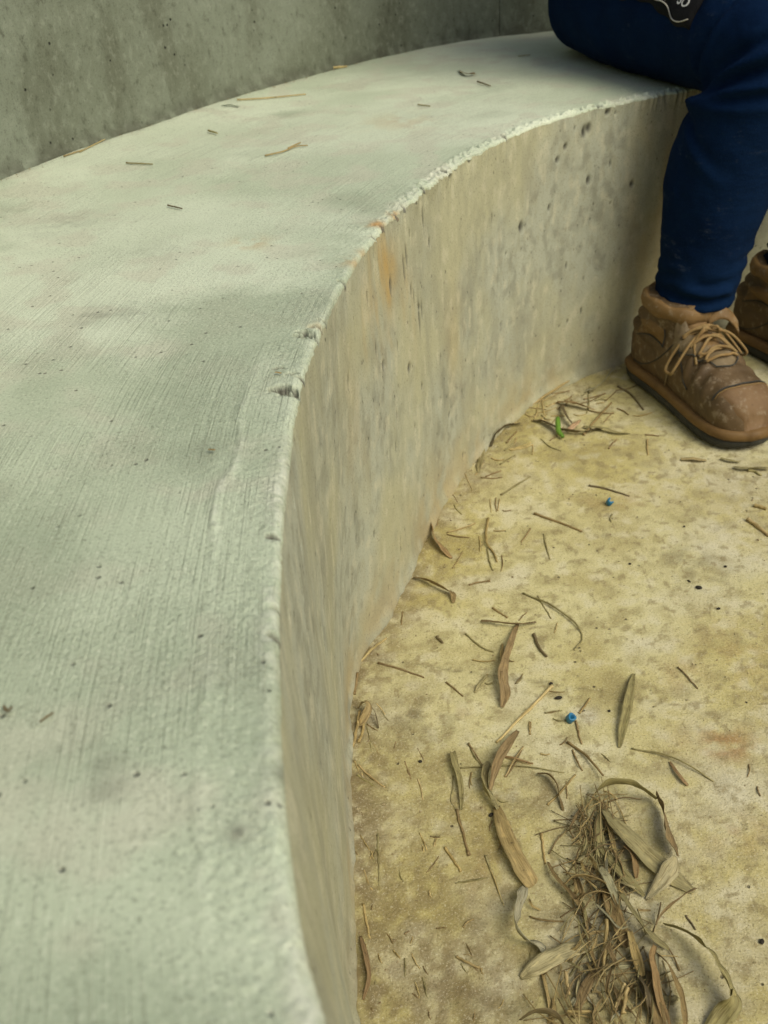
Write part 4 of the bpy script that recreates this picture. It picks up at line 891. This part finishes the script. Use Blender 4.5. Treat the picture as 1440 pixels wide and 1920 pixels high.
# --- stalks
STK = [
 ('A', [(437,118),(310,245),(178,380)], 8, STRAW, 'longest pale yellow straw, below the floor crack', 0),
 ('A', [(0,735),(25,820),(47,905)], 7, BROWN, 'brown stalk with a dark knob at its lower end', 1),
 ('A', [(690,1203,.012),(683,1330,.010),(675,1457,.006)], 10, TAN, 'thick straight straw standing out in the lower pile', 0),
 ('A', [(5,500),(110,495),(220,488),(350,494,.002),(490,520)], 4, OLIVE, 'long thin bent stem crossing the neck of the tan leaf', 0),
 ('A', [(805,408),(960,434,.004),(1080,488,.004),(1186,560)], 5, OLIVE, 'long thin bowed stem right of the tangle', 0),
 ('A', [(508,380),(600,445,.004),(672,532,.006)], 7, BROWN, 'dark stalk leading into the top of the tangle', 0),
 ('A', [(530,415),(555,470,.003),(575,510)], 5, BROWN, 'short twig left of the stalk above the tangle', 0),
 ('A', [(385,803),(393,870),(402,945)], 7, TAN, 'upright straw right of the golden tan leaf', 0),
 ('A', [(124,908),(165,1010),(206,1132)], 6, OLIVE, 'lone stalk between the golden tan leaf and the bench', 0),
 ('A', [(545,282),(556,330),(571,388)], 6, BROWN, 'short stalk directly below the blue bead', 0),
 ('A', [(1020,30),(1065,75),(1112,128)], 4, BROWN, 'lone twig at the upper right of the floor', 0),
 ('A', [(1058,1185),(1080,1218),(1102,1252)], 5, DARK, 'short dark twig above the wide loop', 0),
 ('A', [(0,1028),(65,1018),(131,1008)], 4, OLIVE, 'level thin straw left of the pale ribbon leaf', 0),
 ('A', [(832,1160),(892,1161)], 6, TAN, 'short level straw below the pale folded tip', 0),
 ('A', [(45,388),(80,440),(112,492)], 5, BROWN, 'slanting twig at the neck of the curled brown leaf', 0),
 ('A', [(200,442),(265,452,.004),(345,478)], 6, RED, 'reddish twig under the curled brown leaf', 0),
 ('A', [(215,540),(255,465,.004),(300,398)], 5, TAN, 'slanting straw crossing the long thin bent stem', 0),
 ('A', [(413,672),(480,605),(545,530)], 6, TAN, 'tan straw beside the hooked brown curl', 0),
 ('A', [(330,1190),(400,1205,.004),(490,1212)], 5, BROWN, 'thin level twig above the broad pale leaf', 0),
 ('A', [(500,1445,.008),(506,1500,.006),(512,1552,.004)], 10, TAN, 'stubby upright straw at lower left of the pile', 0),
 ('A', [(505,1632,.005),(560,1632,.006),(620,1630,.005)], 10, TAN, 'level split straw at the bottom of the pile', 0),
 ('A', [(770,1500,.010),(750,1560,.008),(725,1625,.004)], 9, STRAW, 'hollow straw leaning by the dark stem core', 1),
 ('A', [(785,1520,.012),(775,1580,.010),(765,1640,.008)], 11, TAN, 'short fat hollow straw by the dark stem core', 1),
 ('B', [(200,820),(320,855),(447,899)], 6, BROWN, 'brown stalk just below the left end of the floor crack', 0),
 ('B', [(568,922),(610,958),(657,997)], 5, BROWN, 'short dark stalk right of the crack-side brown stalk', 0),
 ('B', [(1042,13),(1170,58),(1298,109)], 7, BROWN, 'straight brown stalk alone in the upper floor', 0),
 ('B', [(978,444),(1090,480,.004),(1200,546,.004),(1278,618,.003),(1298,685),(1258,748)], 5, OLIVE, 'long hooked stem curving down in mid floor', 0),
 ('B', [(1060,452,.004),(1090,510),(1132,578)], 4, OLIVE, 'thin twig under the long hooked stem', 0),
 ('B', [(815,523),(855,550),(897,576)], 6, BROWN, 'short stalk above the crossed brown leaf', 0),
 ('B', [(672,662),(750,730),(822,760)], 5, OLIVE, 'thin bowed stem left of the long folded brown leaf', 0),
 ('B', [(1040,668),(1062,730),(1107,786)], 8, DARK, 'short dark bowed stalk right of the crossed leaf', 0),
 ('B', [(516,678),(545,712)], 8, DARK, 'stubby dark twig left of mid floor', 0),
 ('B', [(790,40),(783,150,.004),(815,215),(842,272)], 6, TAN, 'kinked tan stem in the upper floor', 0),
 ('B', [(788,200),(800,270),(818,318)], 4, OLIVE, 'thin twig below the kinked tan stem', 0),
 ('B', [(690,398),(740,385),(802,378)], 5, BROWN, 'short twig with a knob near the curved brown leaf', 1),
 ('B', [(622,1612),(655,1730),(690,1857)], 7, BROWN, 'slanting brown stalk below the folded olive leaf', 1),
 ('B', [(602,1430),(600,1500),(590,1560),(625,1620)], 3, OLIVE, 'hair-thin stem beside the folded olive leaf', 0),
 ('B', [(92,826),(160,745,.004),(245,680,.002)], 7, STRAW, 'pale straw leaning at the foot of the bench corner', 0),
 ('B', [(68,992),(78,930,.003),(86,868,.006)], 8, BROWN, 'short brown stalk against the foot of the bench', 0),
 ('B', [(60,1278),(78,1200,.004),(100,1070,.008)], 8, TAN, 'upright straw beneath the crumpled tan leaf', 0),
 ('B', [(95,1250),(120,1160,.004),(150,1050,.008)], 7, TAN, 'second straw beneath the crumpled tan leaf, more slanted', 0),
 ('B', [(130,1130),(158,1250),(155,1300),(112,1350)], 3, OLIVE, 'fine curved thread of stem in the bench-foot dirt', 0),
 ('B', [(92,1372),(160,1430,.003),(238,1492)], 6, TAN, 'lower right straw of the crossed group by the bench foot', 0),
 ('B', [(85,1425),(130,1455),(185,1490)], 6, OLIVE, 'lower left straw of the crossed group by the bench foot', 0),
 ('B', [(70,1350),(100,1415)], 5, TAN, 'shortest straw of the crossed group by the bench foot', 0),
 ('E', [(288,220),(294,370),(297,532)], 6, OLIVE, 'long upright stalk parallel to the bench foot', 0),
 ('E', [(203,642),(218,740),(241,852)], 7, TAN, 'stalk in the dirt strip above the long reddish leaf', 0),
 ('E', [(205,432),(225,500),(256,560)], 5, TAN, 'bent straw in the dirt strip by the bench foot', 0),
 ('E', [(770,963),(850,1000,.004),(932,1042)], 7, TAN, 'longest straw of the small bundle at lower middle', 0),
 ('E', [(702,295),(750,365),(800,442)], 8, TAN, 'pale split straw left of the golden tan leaf', 0),
 ('D', [(822,312),(930,240,.004),(1042,168,.006)], 7, TAN, 'long straw leaning along the bench foot behind the leaves', 0),
 ('D', [(1100,412),(1160,335,.004),(1222,268)], 6, BROWN, 'slanting stalk right of the green stem bit', 0),
 ('D', [(1250,198),(1310,235),(1362,300)], 6, DARK, 'dark stalk in the shadow beside the boot', 0),
 ('D', [(1125,630),(1200,645),(1302,676)], 6, DARK, 'dark stalk just above the small far blue bead', 0),
 ('D', [(740,672),(800,630,.003),(868,592)], 5, OLIVE, 'thin straw slanting up in the far floor', 0),
 ('Q', [(1258,648),(1340,710),(1450,795)], 10, TAN, 'thick straw at the right edge of the floor', 0),
 ('Q', [(1318,525),(1425,556)], 10, TAN, 'short straw piece above the thick right-edge straw', 0),
 ('Q', [(1260,200,.002),(1310,215),(1378,252)], 7, OLIVE, 'short stalk under the green-grey leaf at the right edge', 0),
]
for fr_, pp, w_, c_, lab, kb in STK: stick(fr_, pp, w_, c_, lab, knob=kb)
# --- small straws one cannot tell apart, traced one by one
TINY = [('A',[(335,285),(330,340)]),('A',[(1350,480),(1345,540)]),('A',[(665,432),(705,468)]),('A',[(75,145),(135,62)]),('A',[(265,105),(300,60)]),('A',[(560,245),(612,172)]),('A',[(400,240),(470,228)]),('A',[(440,268),(505,275)]),('A',[(380,430),(425,432)]),('A',[(470,390),(505,355)]),('A',[(185,875),(210,800)]),('A',[(1390,585),(1405,628)]),('A',[(180,645),(230,655)]),('A',[(60,580),(62,520)]),('A',[(500,560),(505,640)]),('A',[(20,1240),(70,1200)]),
 ('B',[(330,540),(325,612)]),('B',[(690,1252),(758,1372)]),('B',[(862,1322),(1025,1368)]),('B',[(888,1432),(972,1288)]),('B',[(1022,1202),(1015,1132)]),('B',[(1282,1088),(1336,1010)]),('B',[(1098,1088),(1192,1074)]),('B',[(743,132),(748,212)]),('B',[(570,122),(690,138)]),('B',[(572,112),(722,64)]),('B',[(866,238),(862,322)]),('B',[(1093,122),(1126,256)]),('B',[(413,1448),(442,1558)]),('B',[(424,1735),(462,1822)]),('B',[(710,800),(830,802)]),('B',[(900,795),(935,808)]),('B',[(775,925),(820,918)]),('B',[(1150,655),(1165,600)]),('B',[(960,590),(1000,545)]),('B',[(600,305),(655,215)]),('B',[(700,1410),(692,1495)]),('B',[(480,1750),(535,1752)]),('B',[(500,1810),(510,1755)]),('B',[(1020,90),(970,165)]),('B',[(820,102),(885,100)]),('B',[(1115,965),(1205,972)]),('B',[(945,925),(980,875)]),
 ('E',[(545,205),(592,306)]),('E',[(612,225),(676,228)]),('E',[(640,280),(650,235)]),('E',[(588,447),(662,348)]),('E',[(763,512),(962,478)]),('E',[(948,345),(1062,648)]),('E',[(345,823),(382,882)]),('E',[(385,925),(428,972)]),('E',[(830,880),(872,968)]),('E',[(800,1008),(842,1066)]),('E',[(815,950),(865,955)]),('E',[(870,1010),(905,1060)]),('E',[(910,1020),(938,1080)]),('E',[(648,790),(712,785)]),('E',[(565,1095),(592,1218)]),('E',[(520,1120),(545,1220)]),('E',[(885,1290),(880,1375)]),('E',[(1028,305),(1052,230)]),('E',[(990,130),(975,190)]),('E',[(1215,1005),(1232,910)]),('E',[(248,318),(265,370)]),('E',[(600,1290),(615,1350)]),('E',[(1060,1230),(1030,1285)]),('E',[(165,1310),(168,1375)]),
 ('D',[(590,572),(622,482)]),('D',[(578,562),(618,655)]),('D',[(505,625),(552,702)]),('D',[(545,640),(515,660)]),('D',[(470,730),(465,802)]),('D',[(538,718),(572,756)]),('D',[(922,240),(930,322)]),('D',[(1190,352),(1232,308)]),('D',[(1380,430),(1382,498)]),('D',[(1210,470),(1245,430)]),('D',[(755,480),(805,432)]),('D',[(695,690),(700,745)]),('D',[(720,685),(722,742)]),('D',[(735,690),(728,740)]),('D',[(750,738),(785,735)]),('D',[(1225,755),(1222,790)]),('D',[(850,320),(905,325)]),('D',[(860,290),(940,300)]),('D',[(900,270),(1000,220)]),('D',[(960,230),(1040,215)]),('D',[(640,500),(700,470)]),('D',[(620,540),(640,470)]),('D',[(870,260),(930,215)]),('D',[(1320,325),(1400,310)]),('D',[(1370,410),(1430,415)])]
foot = catmull([(885,880),(935,815),(990,770),(1050,735),(1120,712)], 40)
for k in range(34):
    q = foot[random.randrange(40)]; x, y = q[0]+abs(random.gauss(0, 26))+6, q[1]+abs(random.gauss(0, 30))+6; an = random.gauss(-.6, .7); L_ = random.uniform(8, 30)
    TINY.append(('D', [((x-L_*math.cos(an)-620)*2.3226, (y-L_*.6*math.sin(an)-640)*2.3226), ((x+L_*math.cos(an)-620)*2.3226, (y+L_*.6*math.sin(an)-640)*2.3226)]))
for k in range(30):
    x, y = random.uniform(680, 860), random.uniform(1330, 1910); x = 668+abs(random.gauss(0, 60)); an = random.gauss(1.2, .6); L_ = random.uniform(5, 18)
    TINY.append(('E', [((x-L_*math.cos(an)-620)*3.2727, (y-L_*math.sin(an)-1500)*3.2727), ((x+L_*math.cos(an)-620)*3.2727, (y+L_*math.sin(an)-1500)*3.2727)]))
shapes = [TAN, BROWN, OLIVE, STRAW, BROWN]
for k, (fr_, pp) in enumerate(TINY):
    a, b_ = pp; m_ = ((a[0]+b_[0])/2+random.uniform(-6, 6), (a[1]+b_[1])/2+random.uniform(-6, 6), .0015)
    stick(fr_, [a, m_, b_], random.uniform(2.6, 4.4), shapes[k % 5], dict(A='short thin straw lying on the floor around the leaf tangle', B='short thin straw lying on the open middle of the floor', D='short thin straw lying between the bench bend and the boot', E='short thin straw lying on the dirty floor by the near bench foot')[fr_], name='straw', cat='straw', group='short straws scattered on the floor')
# --- broken straws heaped in the tangle: a few shared shapes, each its own object
protos = []
for k in range(12):
    L_ = random.uniform(.012, .052); r0 = random.uniform(.0004, .0008); bend = random.uniform(-.12, .12)*L_
    v, f = tube([(-L_/2, 0, 0), (0, bend, random.uniform(0, .08)*L_), (L_/2, 0, 0)], [r0, r0*.9, r0*.7], 6, 7); me = mesh(v, f); l = me.uv_layers.new(name='uv')
    idx = np.empty(len(me.loops), np.int32); me.loops.foreach_get('vertex_index', idx); uvs = np.array([(i*.12+k, (q % 6)/6*.25) for i in range(7) for q in range(6)]); l.data.foreach_set('uv', uvs[idx].reshape(-1).astype(np.float32))
    me.materials.append(M['leaf']); me.shade_smooth(); protos.append((me, r0))
spine = catmull([(1135,1500),(1110,1560),(1120,1630),(1125,1700),(1130,1780),(1140,1850),(1120,1930)], 60); wid = np.interp(np.linspace(0, 1, 60), [0, .12, .3, .6, 1], [20, 46, 66, 84, 110])
used = 0
for k in range(215):
    i = random.randrange(60); off = random.gauss(0, .55)*wid[i]; px, py = spine[i][0]+off, spine[i][1]+random.uniform(-14, 14)
    P = at(px, py); me, r0 = protos[k % 12]; hgt = abs(random.gauss(0, .006))*math.exp(-(off/wid[i])**2)
    o = bpy.data.objects.new('straw', me); COL.objects.link(o)
    o.location = (P[0], P[1], ground_z(P[0], P[1])+r0+.0006+hgt); o.rotation_euler = (0, random.uniform(-.20, .20)*min(1, hgt/.004), R(random.gauss(62, 42)))
    j = random.uniform(.75, 1.2); c_ = random.choice([TAN, TAN, STRAW, OLIVE, BROWN, BROWN]); o.color = (c_[0]*j, c_[1]*j, c_[2]*j, 1)
    tag(o, ('upper' if i < 20 else 'middle' if i < 40 else 'lowest')+' third of the leaf tangle: small '+{TAN: 'tan', STRAW: 'pale yellow', OLIVE: 'olive', BROWN: 'brown'}[c_]+' broken straw', 'straw', 'broken straws in the leaf tangle')
for k in range(44):
    i = random.randrange(4, 58); off = random.gauss(0, .5)*wid[i]; px, py = spine[i][0]+off, spine[i][1]
    an = R(random.gauss(75, 38)); L_ = random.uniform(22, 70); dx, dy = math.cos(an)*L_, math.sin(an)*L_; bx_ = random.uniform(-.3, .3)*L_; hz = abs(random.gauss(0, .005))
    w0 = random.uniform(3, 8); r1 = random.uniform(-40, 60); c_ = random.choice([TAN, OLIVE, BROWN, BROWN, GREY, TAN, PALE])
    blade('P', [(px-dx/2, py-dy/2, 2, hz*.5, 0), (px-dx/5+bx_*.6, py-dy/5, w0, hz+.003, r1), (px+dx/5+bx_, py+dy/5, w0, hz+.003, r1+random.uniform(-30, 40)), (px+dx/2, py+dy/2, 2, hz*.4, 0)], c_,
        ('upper' if i < 20 else 'middle' if i < 40 else 'lowest')+' third of the leaf tangle: '+{TAN: 'tan', PALE: 'pale', OLIVE: 'olive', BROWN: 'brown', GREY: 'grey'}[c_]+' shredded leaf strip', name='leaf_shred', group='shredded leaf strips in the tangle', fold_=random.uniform(.1, .4))
# --- on the seat
SEATL = [('S',[(890,380),(1010,372),(1147,358)],4,STRAW,'long thin straw on the seat near the wall'),('S',[(994,590),(1060,568,.002),(1110,555),(1156,550)],4,TAN,'branched twig in the middle of the seat'),('S',[(1080,562),(1128,540)],4,TAN,'tiny side shoot at the branched seat twig'),
 ('S',[(474,617),(574,621)],4,OLIVE,'short level straw on the left of the seat'),('S',[(782,496),(817,505)],5,OLIVE,'stubby brown bit on the seat above the level straw'),('S',[(240,592),(310,568)],4,TAN,'leftmost straw tucked along the foot of the wall'),('S',[(610,452),(692,424)],7,STRAW,'tan straw tucked along the foot of the wall'),('S',[(1240,262),(1302,255)],6,STRAW,'far straw tucked along the foot of the wall'),
 ('S',[(630,776),(684,788)],4,DARK,'small dark twig in the middle left of the seat'),('U',[(640,510),(720,535)],4,DARK,'thin dark twig on the far seat below the leaf'),('U',[(275,652),(350,660)],4,GREY,'pale short straw on the far seat'),('U',[(890,352),(962,344)],3,GREY,'faint straw on the seat near the person'),('P',[(76,1358),(102,1340)],5,BROWN,'brown splinter on the near left seat'),('S',[(300,575),(400,524)],3,STRAW,'thin strand lying along the wall foot on the left')]
for fr_, pp, w_, c_, lab in SEATL: stick(fr_, pp, w_, c_, lab, level=SEAT, group='stalks on the seat')
blade('S', [(832,398,3,.001),(865,394,5,.003),(896,402,5,.001)], (.05, .10, .03, 1), 'small dark green leaf on the seat beside the long straw', level=SEAT)
blade('U', [(525,438,4,.001),(570,452,9,.004,20),(625,456,7,.001)], BROWN, 'small curled brown leaf on the far seat', level=SEAT)
blade('P', [(516,700,4,.001),(522,699,5,.002),(528,702,3,.001)], (.42, .27, .07, 1), 'tiny yellow-brown leaf chip near the seat edge', level=SEAT)
blade('P', [(391,845,4,.001),(397,843,5,.002),(404,846,4,.001)], (.40, .28, .10, 1), 'tiny yellow chip in the middle of the near seat', level=SEAT)
# --- green stem bit, blue plastic, dark pellets
P = [at(*px_of('D', x, y), z) for x, y, z in [(988,335,.016),(990,362,.013),(993,392,.009),(1012,416,.006)]]
v, f = tube(P, [.0035, .0042, .004, .003], 9, 24); o = finish('green_stem', mesh(v, f), M['green'], None, 'bright green stem bit lying on dead leaves near the boot', 'stem', None)
def bead(px, py, r0, lab, whole):
    c = at(px, py); n, V, Fs = 18, [], []
    ax = np.array([.25, -.35, .9]); ax /= np.linalg.norm(ax); a = np.cross(ax, (1, 0, 0)); a /= np.linalg.norm(a); b_ = np.cross(ax, a)
    span = 2*math.pi*(1 if whole else .7)
    prof = [(-1.0, 1.0), (-.9, 1.06), (.85, 1.04), (1.0, .95), (.95, .55), (-.6, .5)]
    for i in range(n):
        t = span*i/n; 
        for h, q in prof: V.append((a*math.cos(t)+b_*math.sin(t))*r0*q*(1+.10*math.sin(t*3+h))+ax*h*r0*.95)
    m = len(prof)
    for i in range(n if whole else n-1):
        for j in range(m-1): Fs.append((i*m+j, ((i+1) % n)*m+j, ((i+1) % n)*m+j+1, i*m+j+1))
    Fs.append(tuple(i*m for i in range(n))[::-1]); Fs.append(tuple(i*m+m-1 for i in range(n)))
    V = np.array(V); V -= [0, 0, V[:, 2].min()]; V[:, :2] += c[:2]; V[:, 2] += ground_z(c[0], c[1])+.0004
    return finish('plastic_bead', mesh(V, Fs), M['plastic'], None, lab, 'bead', 'blue plastic bits')
bead(1070, 1354, .0042, 'blue plastic tube bead beside the floor crack', True)
bead(1143, 947, .0042, 'small blue plastic fragment in the far floor near the boot', False)
def pellet(px, py, a, b_, rot, lab, name='dark_pellet'):
    c = at(px, py); v, f = ball((0, 0, 0), a, b_, b_*.7, 10); V = np.array(v); V = V*(1+.25*(fbm(V[:, 0]*900+7, V[:, 1]*900+V[:, 2]*500, 2, 181)-.5))[:, None]
    co_, si = math.cos(rot), math.sin(rot); V = np.stack([V[:, 0]*co_-V[:, 1]*si, V[:, 0]*si+V[:, 1]*co_, V[:, 2]], 1); V -= [0, 0, V[:, 2].min()]; V[:, :2] += c[:2]; V[:, 2] += ground_z(c[0], c[1])
    return finish(name, mesh(V, f), M['soot'], None, lab, 'pellet', 'dark pellets on the floor')
pellet(1310, 1103, .0040, .0026, -.5, 'largest dark pellet, right of the upper floor smudge'); pellet(1292, 1090, .0030, .0012, -1.2, 'thin dark crumb touching the largest pellet')
pellet(1047, 1310, .0042, .0022, .1, 'dark oval pellet just above the blue bead'); pellet(1033, 1283, .0022, .0018, .4, 'dark round crumb on the floor crack')
pellet(1181, 1059, .0019, .0016, 0, 'tiny dark crumb left of the upper floor smudge'); pellet(1360, 1063, .0020, .0018, 0, 'tiny dark crumb right of the upper floor smudge'); pellet(1283, 988, .0016, .0014, 0, 'tiny dark crumb above the upper floor smudge')
pellet(1347, 1142, .0024, .0017, .2, 'tiny brown crumb below the upper floor smudge'); pellet(921, 1529, .0030, .0018, .6, 'dark crumb beside the top of the golden tan leaf'); pellet(1428, 1767, .0026, .0019, 1, 'dark crumb at the right edge beside the wide loop'); pellet(1142, 1334, .0018, .0015, 1, 'tiny dark crumb right of the blue bead')
pellet(788, 1430, .0020, .0018, .3, 'dark crumb above the folded olive leaf')
# --- grit and crumbs nobody could count
V, Fs = [], []; rg = np.random.default_rng(11)
def crumb(c, r0):
    o = len(V); q = rg.normal(size=(6, 3))*.35
    base = np.array([(1, 0, 0), (-1, 0, 0), (0, 1, 0), (0, -1, 0), (0, 0, 1), (0, 0, -1)])+q*.6
    for p in base: V.append(c+p*r0*[1, 1, .7])
    for a, b_, d in [(0, 2, 4), (2, 1, 4), (1, 3, 4), (3, 0, 4), (2, 0, 5), (1, 2, 5), (3, 1, 5), (0, 3, 5)]: Fs.append((o+a, o+b_, o+d))
for k in range(5200):
    t = R(rg.uniform(124, 204)); d = abs(rg.normal(0, .022))+.002 if k < 3600 else rg.uniform(.0, .55)
    rr = float(rb_(t))-d; x, y = CX+rr*math.cos(t), CY+rr*math.sin(t); r0 = min(.0020, .00042*math.exp(rg.normal(0, .55)))
    crumb(np.array([x, y, ground_z(x, y)+r0*.5]), r0)
for k in range(1500):
    i = rg.integers(60); P = at(spine[i][0]+rg.normal(0, 1)*wid[i], spine[i][1]); r0 = min(.0018, .00035*math.exp(rg.normal(0, .5))); crumb(np.array([P[0], P[1], ground_z(P[0], P[1])+r0*.5]), r0)
for k in range(700):
    t = R(rg.uniform(112, 200)); rr = float(rw_(t))-abs(rg.normal(0, .007))-.002; r0 = .00045*math.exp(rg.normal(0, .5)); crumb(np.array([CX+rr*math.cos(t), CY+rr*math.sin(t), SEAT+.001]), r0)
g_ = link('grit', mesh(V, Fs), M['grit'], None, smooth=False); tag(g_, 'brown grit and crumbs gathered along the bench foot and wall foot', 'grit', kind='stuff')
